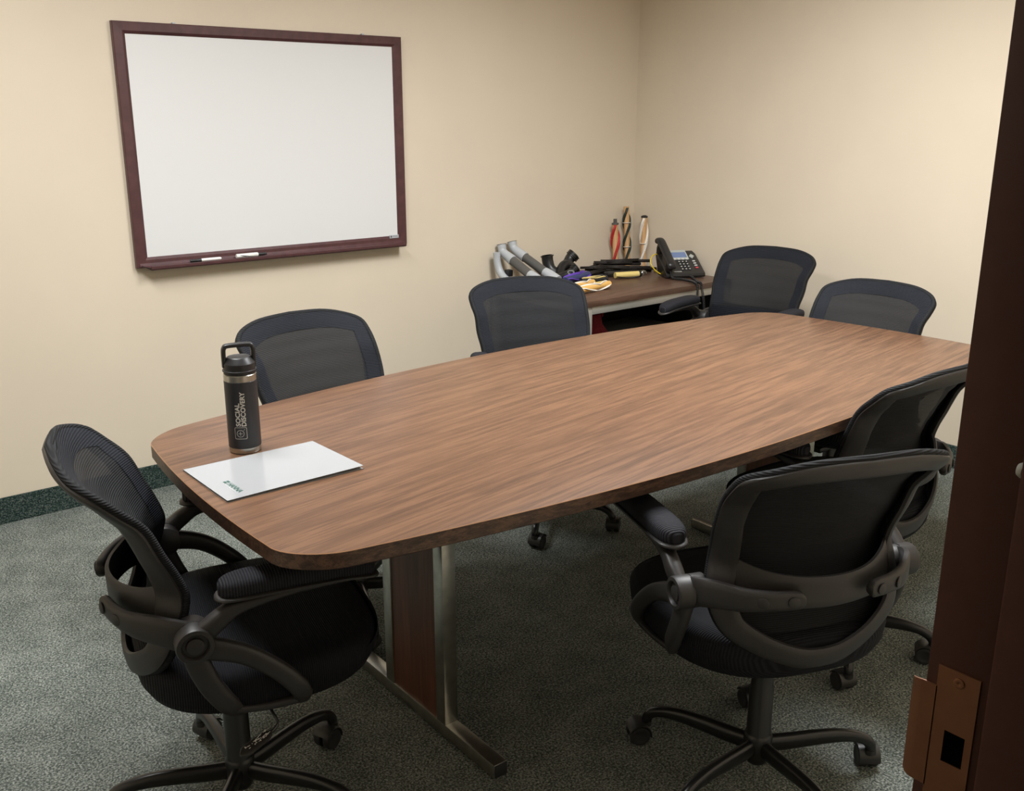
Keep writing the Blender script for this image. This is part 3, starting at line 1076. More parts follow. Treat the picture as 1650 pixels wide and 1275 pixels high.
def support_mesh(s):
    bm = bmesh.new()
    strip_path(bm, [(-0.095, 0.250, 0.540, 0.013, 0.020), (-0.060, 0.262, 0.535, 0.013, 0.022), (-0.005, 0.270, 0.514, 0.013, 0.019), (0.050, 0.274, 0.470, 0.013, 0.018),
                    (0.086, 0.272, 0.425, 0.013, 0.019), (0.094, 0.258, 0.398, 0.014, 0.018), (0.080, 0.225, 0.382, 0.016, 0.010), (0.055, 0.17, 0.376, 0.018, 0.008), (0.03, 0.10, 0.372, 0.02, 0.007)], s)
    strip_path(bm, [(-0.097, 0.250, 0.545, 0.012, 0.022), (-0.086, 0.255, 0.500, 0.013, 0.022), (-0.066, 0.256, 0.450, 0.013, 0.021), (-0.038, 0.248, 0.405, 0.014, 0.020),
                    (-0.015, 0.225, 0.382, 0.016, 0.012), (0.0, 0.17, 0.374, 0.018, 0.008), (0.01, 0.10, 0.370, 0.02, 0.007)], s)
    strip_path(bm, [(-0.030, 0.243, 0.392, 0.013, 0.008), (0.03, 0.250, 0.388, 0.013, 0.008), (0.085, 0.256, 0.392, 0.013, 0.009)], s)
    return to_mesh(bm, 'arm_support', M_plastic, True, 50)


def seat_mesh():
    bm = bmesh.new()
    K = 56

    def outline(i):
        t_ = 2 * pi * i / K
        ct, st = cos(t_), sin(t_)
        x = math.copysign(abs(ct) ** (2 / 2.9), ct); y = math.copysign(abs(st) ** (2 / 2.9), st)
        cx_ = 0.058
        X = cx_ + (0.240 if x > 0 else 0.248) * x
        w = 0.262 - 0.020 * max(0, -x) ** 2
        return X, w * y, x, y

    prof = [(0.10, 0.368, 0), (0.55, 0.366, 0), (0.84, 0.365, 0), (0.945, 0.374, 0), (0.988, 0.394, 0), (1.0, 0.420, 0), (0.988, 0.446, 0), (0.955, 0.457, 0), (0.88, 0.465, 1), (0.70, 0.467, 1), (0.45, 0.463, 1), (0.15, 0.461, 1)]
    rings = []
    for k, z, topf in prof:
        r = []
        for i in range(K):
            X, Y, nx, ny = outline(i)
            x = 0.058 + (X - 0.058) * k; y = Y * k
            zz = z
            u = (x - 0.058) / 0.24
            if z > 0.43:
                zz += 0.004 * ny * ny * k - 0.016 * max(0, u - 0.35) ** 2 / 0.42 + 0.004 * max(0, -u)
            else:
                zz += 0.026 * max(0, u) ** 2 * k
                zz += 0.008 * (abs(y) / 0.26) ** 2
            r.append(V(x, y, zz))
        rings.append(r)
    loft(bm, rings)
    return to_mesh(bm, 'seat', M_seatfab, True, 60)


def plate_mesh():
    bm = bmesh.new()
    box(bm, -0.10, 0.13, -0.085, 0.085, 0.335, 0.373, 0.010)
    box(bm, -0.045, 0.16, -0.06, 0.06, 0.318, 0.340, 0.008)
    return to_mesh(bm, 'tilt_mechanism', M_blackgloss)


def column_mesh():
    bm = bmesh.new(); lathe(bm, [(0, 0.045), (0.022, 0.045), (0.026, 0.052), (0.026, 0.060), (0.030, 0.062), (0.032, 0.075), (0.032, 0.112), (0.029, 0.118), (0.0275, 0.121), (0.0265, 0.235), (0.0245, 0.240), (0.0245, 0.325), (0, 0.325)], 32)
    return to_mesh(bm, 'gas_column', M_blackgloss)


def leg_mesh():
    bm = bmesh.new()
    pts = [(0.020, 0, 0.088), (0.07, 0, 0.090), (0.13, 0, 0.095), (0.185, 0, 0.097), (0.228, 0, 0.093), (0.256, 0, 0.082), (0.268, 0, 0.068), (0.271, 0, 0.058)]
    hw_ = [0.0135, 0.0135, 0.0130, 0.0125, 0.0125, 0.0125, 0.0120, 0.0115]
    hh_ = [0.0205, 0.0200, 0.0185, 0.0165, 0.0135, 0.0130, 0.0125, 0.0115]
    pp = crom(pts, 4); rings = []
    for i, c in enumerate(pp):
        k = min(i // 4, len(pts) - 2); f_ = i / 4 - k
        w = hw_[k] + (hw_[k + 1] - hw_[k]) * f_; h = hh_[k] + (hh_[k + 1] - hh_[k]) * f_
        a = pp[max(i - 1, 0)]; b = pp[min(i + 1, len(pp) - 1)]
        t_ = (b - a).normalized(); u_ = V(0, 1, 0).cross(t_).normalized()
        rings.append(section(c, V(0, w, 0), u_ * h, 14, 2.4))
    loft(bm, rings)
    return to_mesh(bm, 'base_leg', M_blackgloss, True, 50)


def caster_mesh():
    """Twin wheel caster housing: stem, hood over the wheels; wheels' axle along y."""
    bm = bmesh.new()
    cyl(bm, V(0, 0, 0.028), V(0, 0, 0.062), 0.0065, n=12)
    lathe(bm, [(0, 0.044), (0.0125, 0.044), (0.0125, 0.056), (0, 0.056)], 20)
    rings = []
    K = 14
    for i in range(K + 1):
        an = radians(-12 + 165 * i / K)
        c = V(-0.020 - 0.0 + 0.0275 * cos(an) * 1, 0, 0.0265 + 0.0275 * sin(an))
        rd = V(cos(an), 0, sin(an))
        rings.append(section(c, V(0, 0.0245, 0), rd * 0.0022, 10, 4))
    loft(bm, rings)
    box(bm, -0.034, 0.004, -0.004, 0.004, 0.016, 0.050, 0.001)
    return to_mesh(bm, 'caster_hood', M_caster, True, 50)


def wheel_mesh(s):
    bm = bmesh.new()
    lathe(bm, [(0, 0.005), (0.0235, 0.005), (0.0250, 0.007), (0.0250, 0.019), (0.0235, 0.0225), (0.0170, 0.0238), (0.0150, 0.0228), (0, 0.0232)], 28,
          Matrix.Translation((-0.020, 0, 0.0252)) @ Matrix.Rotation(-pi / 2 * s, 4, 'X'))
    return to_mesh(bm, 'caster_wheel', M_rubber)


def lever_mesh():
    bm = bmesh.new()
    tube(bm, [(0.035, -0.06, 0.345), (0.040, -0.17, 0.345), (0.045, -0.205, 0.338), (0.050, -0.222, 0.322), (0.030, -0.236, 0.312)], 0.0032, 8, smooth=4)
    return to_mesh(bm, 'height_lever', M_blackgloss)


def paddle_mesh():
    bm = bmesh.new()
    rings = []
    for i in range(9):
        t_ = i / 8
        c = V(0.037, -0.231, 0.3145).lerp(V(-0.030, -0.262, 0.300), t_)
        r = max(0.05, 1 - abs(2 * t_ - 1) ** 4) ** 0.5
        rings.append(section(c, V(-0.42, 0.9, 0.1).normalized() * (0.012 + 0.004 * t_) * r, V(0.15, -0.1, 1).normalized() * 0.0042 * (0.5 + 0.5 * r), 12, 3))
    loft(bm, rings)
    return to_mesh(bm, 'lever_paddle', M_plastic)


def paddlemark_mesh():
    bm = bmesh.new(); rnd = random.Random(11)
    base = V(0.030, -0.234, 0.3187); ax = (V(-0.024, -0.259, 0.3052) - base)
    side = V(-0.42, 0.9, 0.1).normalized()
    for k in range(34):
        t_ = rnd.uniform(0.05, 0.9); o_ = rnd.uniform(-0.0062, 0.0062)
        c = base + ax * t_ + side * o_ + V(0, 0, 0.0006)
        a = ax.normalized() * rnd.uniform(0.0015, 0.004); b = side * rnd.uniform(0.0004, 0.0008)
        if rnd.random() < 0.4:
            a, b = a * 0.3, b * 3
        bm.faces.new([bm.verts.new(q) for q in (c - a - b, c + a - b, c + a + b, c - a + b)])
    return to_mesh(bm, 'lever_print', M_whiteplastic, False)


ME = dict(fabric=fabric_mesh(), border=border_mesh(), frame=frame_mesh(), brL=bracket_mesh(1), brR=bracket_mesh(-1), bolt=bolt_mesh(), armL=armrest_mesh(1), armR=armrest_mesh(-1),
          padL=pad_mesh(1), padR=pad_mesh(-1), supL=support_mesh(1), supR=support_mesh(-1), seat=seat_mesh(), plate=plate_mesh(), column=column_mesh(),
          leg=leg_mesh(), caster=caster_mesh(), wL=wheel_mesh(1), wR=wheel_mesh(-1), lever=lever_mesh(), paddle=paddle_mesh(), mark=paddlemark_mesh())


def chair(label, x, y, face, base, trail, dz=0.0):
    """face: heading in degrees; base: heading of one base leg; trail: caster headings."""
    t_ = thing('office_chair', label, 'chair', (x, y, 0), radians(face), 'black mesh-back office chairs around the table')
    up_ = (0, 0, dz)
    obj('seat', ME['seat'], t_, up_)
    b = obj('backrest', ME['fabric'], t_, up_, label='see-through black mesh back')
    obj('mesh_border', ME['border'], b)
    obj('back_frame', ME['frame'], t_, up_)
    for s in (1, -1):
        br = obj('back_bracket', ME['brL' if s > 0 else 'brR'], t_, up_)
        for (bx, by, bz, rz) in ((-0.2225, 0.152, 0.573, -0.62), (-0.2385, 0.098, 0.576, -0.28)):
            if s > 0 or True:
                o = obj('bolt_cap', ME['bolt'], br, (bx + (0.008 if by > .12 else 0.003), by * s, bz)); o.rotation_euler = (0, 0, rz * s)
    for k, s in (('L', 1), ('R', -1)):
        a = obj('armrest', ME['arm' + k], t_, up_); obj('arm_pad', ME['pad' + k], a)
        obj('arm_support', ME['sup' + k], t_, up_)
    obj('tilt_mechanism', ME['plate'], t_, up_)
    obj('gas_column', ME['column'], t_)
    lv = obj('height_lever', ME['lever'], t_, up_); pd = obj('lever_paddle', ME['paddle'], lv); 
    if label.startswith('leftmost'):
        pd['label'] = 'black lever paddle with white printed marks'
        # printed marks sit on the paddle surface
        mk = ME['mark']
        bpy.data.objects.remove(pd); pdm = obj('lever_paddle', ME['paddle'], lv, label='black lever paddle with white printed marks')
        obj('lever_print', mk, lv)
    for k in range(5):
        ang = radians(base + 72 * k - face)
        obj('base_leg', ME['leg'], t_, (0, 0, 0), ang)
        c = obj('caster', ME['caster'], t_, (0.271 * cos(ang), 0.271 * sin(ang), 0), radians(trail[k] - face))
        obj('wheel', ME['wL'], c); obj('wheel', ME['wR'], c)
    return t_


chair('leftmost black office chair at the bottle end of the table, seen from its side', -3.298, -2.022, -14.5, 86, (200, 130, 70, 300, 20))
chair('black office chair at the back table side, directly behind the bottle', -2.640, -1.415, -84.2, -39, (10, 80, 160, 230, 300), 0.010)
chair('black office chair at the back table side, left of the small desk', -1.737, -1.255, -110.7, -139, (200, 215, 60, 300, 100), -0.002)
chair('black office chair beside the desk phone, farthest from the door', -0.550, -1.195, -170.0, -100, (30, 80, 160, 230, 300), 0.016)
chair('black office chair against the far end of the table by the right wall', -0.937, -1.927, 180.8, -60, (10, 80, 160, 230, 300), -0.002)
chair('black office chair on the door side behind the foreground chair, partly behind the door frame', -1.680, -2.446, 88.0, -138, (250, 300, 60, 300, 100))
chair('foreground black office chair nearest the door frame, seen from behind', -2.350, -2.688, 67.8, 110, (330, 60, 150, 230, 250))

# ------------------------------------------------------------------ small desk in the corner
DZ = 0.670
DK = thing('side_desk', 'small dark walnut desk on a satin nickel frame in the room corner', 'desk', (0, 0, 0))
dx0, dx1, dy0, dy1 = -1.030, -0.020, -0.716, -0.012
bm = bmesh.new(); box(bm, dx0, dx1, dy0, dy1, DZ - 0.028, DZ, 0.0015); obj('desk_top', to_mesh(bm, 'desk_top', M_desk), DK)
fz1 = DZ - 0.028
ins = 0.012
s_ = 0.034
for (x, y) in ((dx0 + ins, dy0 + 0.008), (dx1 - ins - s_, dy0 + 0.008), (dx0 + ins, dy1 - 0.01 - s_), (dx1 - ins - s_, dy1 - 0.01 - s_)):
    bm = bmesh.new(); box(bm, x, x + s_, y, y + s_, 0, fz1, 0.0015); obj('leg', to_mesh(bm, 'desk_leg', M_deskmetal), DK)
for a in ((dx0 + ins + s_, dx1 - ins - s_, dy0 + 0.008, dy0 + 0.008 + s_), (dx0 + ins + s_, dx1 - ins - s_, dy1 - 0.01 - s_, dy1 - 0.01),
          (dx0 + ins, dx0 + ins + s_, dy0 + 0.008 + s_, dy1 - 0.01 - s_), (dx1 - ins - s_, dx1 - ins, dy0 + 0.008 + s_, dy1 - 0.01 - s_)):
    bm = bmesh.new(); box(bm, *a, fz1 - 0.036, fz1, 0.0015); obj('rail', to_mesh(bm, 'desk_rail', M_deskmetal), DK)
bm = bmesh.new(); box(bm, dx0 + 0.05, dx1 - 0.05, dy1 - 0.075, dy1 - 0.055, 0.05, fz1 - 0.002); obj('back_shade_panel', to_mesh(bm, 'back_shade_panel', M_box, False), DK, label='black panel imitating shade at the back below the desk top')  # black sheet painted in for the shadow under the desk top
for xx in (dx0 + 0.048, dx1 - 0.06):
    bm = bmesh.new(); box(bm, xx, xx + 0.012, dy0 + 0.06, dy1 - 0.06, 0.05, fz1 - 0.037); obj('side_shade_panel', to_mesh(bm, 'side_shade_panel', M_box, False), DK, label='black side panel imitating shade below the desk top')  # black here stands in for shade inside the desk

# under the desk: black storage box with a pale rim, dark red bag
CR = thing('storage_box', 'black storage box with a dull grey lid under the small desk', 'box', (-0.36, -0.36, 0))
bm = bmesh.new(); box(bm, -0.20, 0.24, -0.20, 0.20, 0, 0.385, 0.008); obj('bin', to_mesh(bm, 'storage_bin', M_box), CR)
bm = bmesh.new(); box(bm, -0.21, 0.25, -0.21, 0.21, 0.385, 0.405, 0.004)
obj('lid', to_mesh(bm, 'storage_lid', M_ltgrey), CR)
bm = bmesh.new(); box(bm, -0.10, 0.00, -0.216, -0.208, 0.30, 0.33, 0.003); obj('handle', to_mesh(bm, 'storage_handle', M_rubber), CR)
BG = thing('cloth_bag', 'dark red cloth bag standing under the small desk', 'bag', (-0.73, -0.42, 0))
bm = bmesh.new()
rings = []
for i in range(12):
    t_ = i / 11; z = 0.54 * t_
    k = (1 - 0.35 * t_ ** 2) * (0.85 + 0.15 * sin(pi * t_)) * (1.0 if t_ < 0.9 else 0.75)
    rings.append(section(V(0.01 * sin(5 * t_), 0.012 * cos(4 * t_), z), V(0.12 * k, 0, 0), V(0, 0.14 * k, 0), 18, 2.8))
loft(bm, rings); obj('body', to_mesh(bm, 'bag_body', M_bag), BG)
bm = bmesh.new(); tube(bm, [(-0.04, -0.03, 0.52), (-0.03, -0.05, 0.56), (0.02, -0.05, 0.575), (0.05, -0.04, 0.56), (0.06, -0.03, 0.52)], 0.008, 8, smooth=4)
obj('strap', to_mesh(bm, 'bag_strap', M_bag), BG)

# ---- vacuum wands leaning on the back wall


def wand(label, top, elbow, mid, low, foot, r=0.0225):
    o = thing('vacuum_wand', label, 'vacuum part', (foot[0], foot[1], DZ), 0, 'grey vacuum wands leaning on the back wall')
    R0 = Vector((foot[0], foot[1], DZ))
    P = [Vector(p) - R0 for p in (top, elbow, mid, low, foot)]
    bm = bmesh.new()
    e = P[1]
    dn = (P[3] - P[2]).normalized()
    tube(bm, [P[0], P[0].lerp(e, 0.5), e.lerp(P[0], 0.15), e.lerp(P[2], 0.25), P[2] - dn * 0.012, P[2], P[2] + dn * 0.02], [r * 1.0, r * 0.96, r * 0.95, r * 0.98, r * 1.08, r * 1.12, r * 1.12], 18)
    obj('elbow', to_mesh(bm, 'wand_elbow', M_ltgrey, True, 50), o, label='light grey plastic elbow')
    bm = bmesh.new(); cyl(bm, P[0] + (P[0] - e).normalized() * 0.0003, P[0] + (P[0] - e).normalized() * 0.0008, r * 1.15, n=18)
    obj('socket', to_mesh(bm, 'wand_socket', M_dkgrey), o)
    bm = bmesh.new(); tube(bm, [P[2].lerp(P[3], -0.05), P[3]], [r, r], 18)
    obj('tube', to_mesh(bm, 'wand_tube', M_dkgrey, True, 50), o, label='dark grey plastic tube')
    bm = bmesh.new(); tube(bm, [P[3].lerp(P[4], -0.05), P[3].lerp(P[4], 0.3), P[4]], [r * 1.05, r * 1.2, r * 1.22], 18)
    obj('collar', to_mesh(bm, 'wand_collar', M_ltgrey, True, 50), o, label='light grey plastic collar')


wand('grey vacuum wand with dark tube, left of the two leaning on the back wall', (-0.962, -0.030, 0.853), (-0.962, -0.040, 0.815), (-0.955, -0.095, 0.788), (-0.955, -0.245, 0.726), (-0.955, -0.325, 0.697))
wand('grey vacuum wand with dark tube, right of the two leaning on the back wall', (-0.895, -0.030, 0.862), (-0.893, -0.040, 0.828), (-0.880, -0.095, 0.798), (-0.860, -0.245, 0.730), (-0.850, -0.325, 0.697))
# third light grey nozzle standing left of them
o = thing('vacuum_nozzle', 'light grey vacuum nozzle with a black clip at the left end of the desk', 'vacuum part', (-1.002, -0.10, DZ))
bm = bmesh.new(); tube(bm, [(-0.010, 0.045, 0.150), (-0.008, 0.042, 0.10), (-0.004, 0.02, 0.05), (-0.002, -0.03, 0.022), (0.0, -0.10, 0.018)], [0.018, 0.018, 0.019, 0.0175, 0.0175], 16, smooth=4)
obj('body', to_mesh(bm, 'nozzle_body', M_ltgrey, True, 50), o)
bm = bmesh.new(); box(bm, 0.012, 0.042, -0.02, 0.012, 0.035, 0.068, 0.004); obj('clip', to_mesh(bm, 'nozzle_clip', M_hose), o)

# ---- black elbow hose fittings


def elbow(label, loc, dirs, r, bend, name='hose_elbow', ribs=3):
    o = thing(name, label, 'vacuum part', loc, 0, 'black vacuum hose fittings on the desk')
    bm = bmesh.new(); tube(bm, bend, r, 18, smooth=5)
    obj('pipe', to_mesh(bm, 'elbow_pipe', M_hose, True, 50), o)
    a = Vector(bend[-1]); d = (a - Vector(bend[-2])).normalized()
    rr_ = r[-1] if isinstance(r, list) else r
    bm = bmesh.new()
    for k in range(ribs):
        c = a - d * (0.002 + 0.009 * k)
        tube(bm, [c - d * 0.0025, c + d * 0.0025], rr_ * 1.12, 18)
    obj('collar', to_mesh(bm, 'elbow_collar', M_hose, True, 50), o)
    bm = bmesh.new(); tube(bm, [a + d * 0.0026, a + d * 0.003], rr_ * 0.9, 18)
    obj('opening', to_mesh(bm, 'elbow_opening', M_black), o)


elbow('black hose elbow with upright mouth, next to the grey wands', (-0.72, -0.12, DZ), None, [0.025, 0.025, 0.027, 0.029, 0.030], [(0.025, -0.060, 0.028), (0.015, -0.035, 0.032), (0.0, -0.005, 0.05), (-0.004, 0.012, 0.085), (-0.006, 0.016, 0.115)], ribs=1)
elbow('black curved hose fitting in the middle of the black fittings', (-0.655, -0.16, DZ), None, 0.023, [(-0.06, -0.03, 0.024), (-0.035, -0.01, 0.050), (0.0, 0.0, 0.070), (0.035, 0.0, 0.062), (0.055, -0.01, 0.040)])
elbow('black ribbed hose cuff tilted up, right of the black fittings', (-0.565, -0.10, DZ), None, [0.021, 0.024, 0.027, 0.031], [(-0.055, -0.03, 0.022), (-0.03, -0.01, 0.055), (0.0, 0.0, 0.085), (0.022, -0.01, 0.108)])
elbow('black hose cuff lying in front of the fittings', (-0.69, -0.235, DZ), None, 0.021, [(-0.09, 0.02, 0.022), (-0.04, 0.01, 0.025), (0.01, 0.0, 0.042), (0.04, 0.0, 0.062)])
o = obj('measuring_cup', None)
bpy.data.objects.remove(o)
bm = bmesh.new()
Mx = Matrix.Rotation(radians(28), 4, 'Y') @ Matrix.Rotation(radians(15), 4, 'X')
lathe(bm, [(0, 0), (0.0165, 0), (0.0165, 0.045), (0.0148, 0.045), (0.0148, 0.004), (0, 0.004)], 28, Mx)
o = obj('plastic_cup', to_mesh(bm, 'plastic_cup', M_ltgrey), None, (-0.690, -0.245, DZ + 0.008))
o.rotation_euler = (0, radians(-50), 0.2)
tag(o, 'small pale grey plastic tube piece between the black fittings and purple roller', 'plastic tube')
bm = bmesh.new()
ring = [V(0.028 * cos(2 * pi * i / 24), 0.024 * sin(2 * pi * i / 24) * 0.85, 0.024 * sin(2 * pi * i / 24) * 0.5) for i in range(24)]
tube(bm, ring, 0.0125, 10, closed=True, upv=V(0, 0.3, 1))
o = obj('rubber_ring', to_mesh(bm, 'rubber_ring', M_brown), None, (-0.565, -0.125, DZ + 0.030))
tag(o, 'thick dark brown rubber ring among the vacuum parts on the desk', 'rubber ring')

# ---- brush rollers


def roller_mesh(bm_body, L, r, waist=0.0):
    prof = [(0, 0), (r * 0.95, 0)]
    for i in range(13):
        t_ = i / 12
        prof.append((r * (1 - waist * sin(3 * pi * t_) ** 2), L * t_))
    prof += [(0, L)]
    lathe(bm_body, prof, 24)


def fin(bm, L, r, a0, turns, flip, h=0.008, w=0.0075, n=40, z0=0.02, z1=0.98):
    rings = []
    for i in range(n + 1):
        t_ = i / n; z = L * (z0 + (z1 - z0) * t_)
        f_ = t_ if t_ < flip else 2 * flip - t_
        an = a0 + 2 * pi * turns * f_
        d = V(cos(an), sin(an), 0); tt = V(-sin(an), cos(an), 0)
        e = min(1, t_ * 12, (1 - t_) * 12)
        hh2 = h * max(0.15, e)
        rings.append([d * (r - 0.002) + tt * w + V(0, 0, z), d * (r + hh2) + tt * w * 0.7 + V(0, 0, z), d * (r + hh2) - tt * w * 0.7 + V(0, 0, z), d * (r - 0.002) - tt * w + V(0, 0, z)])
    loft(bm, rings)


def standing(label, x, y, L, r, finm, caps, joints, a0, turns, flip, lean, h=0.008):
    o = thing('brush_roller', label, 'brush roller', (x, y, DZ), 0, 'brush rollers standing upright in the corner')
    o.rotation_euler = lean
    bm = bmesh.new(); roller_mesh(bm, L, r); obj('core', to_mesh(bm, 'roller_core', M_tan), o, label='tan wooden core')
    for k in range(2):
        bm = bmesh.new(); fin(bm, L, r, a0 + k * pi, turns, flip, h); obj('bristle_strip', to_mesh(bm, 'bristle_strip', finm, True, 40), o)
    if caps:
        bm = bmesh.new(); lathe(bm, [(0, L - 0.004), (caps[0], L - 0.004), (caps[0], L + 0.004), (0.010, L + 0.008), (0.010, L + caps[1]), (0.012, L + caps[1]), (0, L + caps[1] + 0.001)], 24)
        obj('end_cap', to_mesh(bm, 'roller_cap', caps[2]), o)
    for z in joints:
        bm = bmesh.new(); lathe(bm, [(0, z - 0.0012), (r + h * 0.9, z - 0.0012), (r + h * 0.9, z + 0.0012), (0, z + 0.0012)], 24)
        obj('joint_disc', to_mesh(bm, 'joint_disc', M_bristlew), o)


standing('tan brush roller with red spiral bristles, leftmost standing in the corner', -0.190, -0.062, 0.235, 0.0155, M_red, (0.019, 0.026, M_dkgrey), (), 2.55, 0.735, 2, (radians(-3), 0, 0), 0.0105)
standing('tallest tan brush roller with dark green bristles standing in the corner', -0.098, -0.062, 0.322, 0.0150, M_greenblack, None, (0.105, 0.235), 2.6, 1.28, 2, (radians(-4), 0, 0), 0.0085)
standing('tan brush roller with white bristles and flat black cap, nearest the phone', -0.042, -0.125, 0.268, 0.0155, M_bristlew, (0.018, 0.006, M_hose), (0.125,), 2.8, 0.66, 2, (radians(-1), radians(0.6), 0), 0.0085)


def lying(label, p0, p1, r, corem, finm, group, endm=None, nf=2, turns=0.6, h=0.006, name='brush_roller'):
    a = Vector(p0); b = Vector(p1); L = (b - a).length
    o = thing(name, label, 'brush roller', p0, 0, group)
    o.rotation_mode = 'QUATERNION'; o.rotation_quaternion = (b - a).to_track_quat('Z', 'Y')
    bm = bmesh.new(); roller_mesh(bm, L, r); obj('core', to_mesh(bm, 'roller_core', corem), o)
    for k in range(nf):
        bm = bmesh.new(); fin(bm, L, r, 0.4 + k * 2 * pi / nf, turns, 0.6, h, 0.003); obj('bristle_strip', to_mesh(bm, 'bristle_strip', finm, True, 40), o)
    if endm:
        bm = bmesh.new(); lathe(bm, [(0, L - 0.002), (r * 1.05, L - 0.002), (r * 1.05, L + 0.010), (r * 0.5, L + 0.011), (r * 0.5, L + 0.016), (0, L + 0.016)], 24)
        obj('end_cap', to_mesh(bm, 'roller_cap', endm), o)


G = 'brush rollers lying on the desk'
lying('orange-yellow brush roller with white bristles, lying foremost on the desk', (-0.925, -0.560, DZ + 0.021), (-0.690, -0.515, DZ + 0.021), 0.0150, M_yelwood, M_bristlew, G, None, 3, 0.55)
lying('orange-yellow brush roller with white bristles, lying second from the desk front', (-0.900, -0.485, DZ + 0.021), (-0.715, -0.430, DZ + 0.021), 0.0140, M_yelwood, M_bristlew, G, None, 3, 0.5)
lying('navy brush roller with purple bristles lying on the desk', (-0.830, -0.355, DZ + 0.028), (-0.610, -0.285, DZ + 0.028), 0.0185, M_navy, M_purple, G, None, 3, 0.35, 0.009)
lying('black roller with pale yellow strips and black end cap, behind the orange-yellow rollers', (-0.740, -0.370, DZ + 0.021), (-0.598, -0.392, DZ + 0.021), 0.0150, M_rubber, M_paley, G, M_hose, 4, 0.15, 0.005)
lying('pale yellow roller with black end cap at the right end of the black strip pile', (-0.480, -0.345, DZ + 0.020), (-0.352, -0.388, DZ + 0.020), 0.0150, M_paley, M_darkstrip, G, M_hose, 2, 0.2, 0.003)
# metal bracket next to it
bm = bmesh.new()
for k in range(4):
    a = 2 * pi * k / 4 + 0.4
    tube(bm, [(0, 0, 0.0), (0.012 * cos(a), 0.012 * sin(a), 0.006), (0.020 * cos(a), 0.016 * sin(a), -0.006)], 0.0028, 6, smooth=3)
lathe(bm, [(0, -0.012), (0.008, -0.012), (0.009, 0.004), (0.004, 0.010), (0, 0.010)], 16)
o = obj('metal_fitting', to_mesh(bm, 'metal_fitting', M_steel), None, (-0.262, -0.335, DZ + 0.014))
tag(o, 'small bright metal fitting at the right end of the strip pile', 'metal part')

# ---- pile of black strips
rnd = random.Random(7)
bars = [(-0.50, -0.17, 0.24, -14, 0.006), (-0.46, -0.22, 0.26, -8, 0.018), (-0.43, -0.27, 0.24, -18, 0.006), (-0.40, -0.21, 0.24, -30, 0.030), (-0.36, -0.17, 0.22, -22, 0.018), (-0.33, -0.23, 0.26, -34, 0.006),
        (-0.30, -0.18, 0.25, -40, 0.042), (-0.28, -0.24, 0.24, -38, 0.030), (-0.25, -0.19, 0.26, -44, 0.054), (-0.24, -0.25, 0.24, -30, 0.018), (-0.34, -0.19, 0.20, -36, 0.054), (-0.30, -0.22, 0.18, -25, 0.066),
        (-0.42, -0.16, 0.16, 20, 0.042), (-0.52, -0.24, 0.18, 8, 0.030), (-0.36, -0.28, 0.22, -6, 0.018), (-0.48, -0.19, 0.14, -35, 0.042), (-0.20, -0.20, 0.20, -52, 0.006), (-0.38, -0.24, 0.16, -50, 0.042)]
sm = []
for v in range(2):
    bm = bmesh.new()
    if v == 0:
        box(bm, -0.5, 0.5, -0.017, 0.017, -0.006, 0.0, 0.001)
        box(bm, -0.5, 0.5, -0.017, -0.012, -0.006, 0.006, 0.001)
        box(bm, -0.5, 0.5, 0.012, 0.017, -0.006, 0.006, 0.001)
    else:
        box(bm, -0.5, 0.5, -0.010, 0.010, -0.006, -0.002, 0.001)
        box(bm, -0.5, 0.5, -0.002, 0.002, -0.004, 0.006, 0.001)
    sm.append(to_mesh(bm, 'rubber_strip', M_darkstrip))
for i, (x, y, L, a, z) in enumerate(bars):
    o = obj('rubber_strip', sm[i % 2], None, (x, y, DZ + z + 0.001), radians(a))
    o.scale = (L, 1, 1)
    o.rotation_euler = (0, radians(rnd.uniform(-1.5, 1.5)) if z > 0.02 else 0, radians(a))
    tag(o, 'worn black rubber strip in the loose pile before the standing rollers', 'rubber strip', 'black strips piled on the desk')

# ---- yellow network cable
bm = bmesh.new()
tube(bm, [(-0.150, -0.385, DZ + 0.085), (-0.175, -0.370, DZ + 0.098), (-0.215, -0.372, DZ + 0.106), (-0.252, -0.38, DZ + 0.096), (-0.268, -0.39, DZ + 0.066), (-0.258, -0.41, DZ + 0.035), (-0.232, -0.43, DZ + 0.012), (-0.20, -0.44, DZ + 0.0035), (-0.17, -0.42, DZ + 0.0035), (-0.14, -0.30, DZ + 0.0035)], 0.003, 8, smooth=6)
o = obj('network_cable', to_mesh(bm, 'network_cable', M_yellow), None)
tag(o, 'yellow network cable looping out behind the desk phone', 'cable')

# ------------------------------------------------------------------ desk phone
PH = thing('desk_phone', 'black office desk phone with blue display on the corner desk', 'phone', (-0.140, -0.478, DZ), math.atan2(-0.45, 0.9))
PH.scale = (1.06, 1.0, 1.06)
# local: x right, y back, z up; face slopes from the front edge up to the back
PW, PD = 0.200, 0.165
z_f, z_b = 0.022, 0.112
ang = math.atan2(z_b - z_f, PD)


def face_pt(x, y, h=0.0):
    """x across, y from front 0 to back 1 along the sloped face."""
    return V(x, -PD / 2 + PD * y - sin(ang) * h, z_f + (z_b - z_f) * y + cos(ang) * h)


bm = bmesh.new()
side = [(-PD / 2, 0.004), (-PD / 2 - 0.004, 0.012), (-PD / 2, z_f), (PD / 2 - 0.012, z_b - 0.006), (PD / 2, z_b - 0.002), (PD / 2 + 0.004, z_b - 0.014), (PD / 2 - 0.035, 0.02), (PD / 2 - 0.05, 0.004)]
xs_ = [(-PW / 2, 0.93), (-PW / 2 + 0.004, 1.0), (PW / 2 - 0.012, 1.0), (PW / 2, 0.90)]
loft(bm, [[V(x, yy_ * k, zz_ * (k if zz_ > 0.03 else 1)) for yy_, zz_ in side] for x, k in xs_])
box(bm, -0.07, 0.07, -0.05, 0.05, 0.0, 0.006)
obj('base', to_mesh(bm, 'phone_base', M_phone, True, 35), PH)


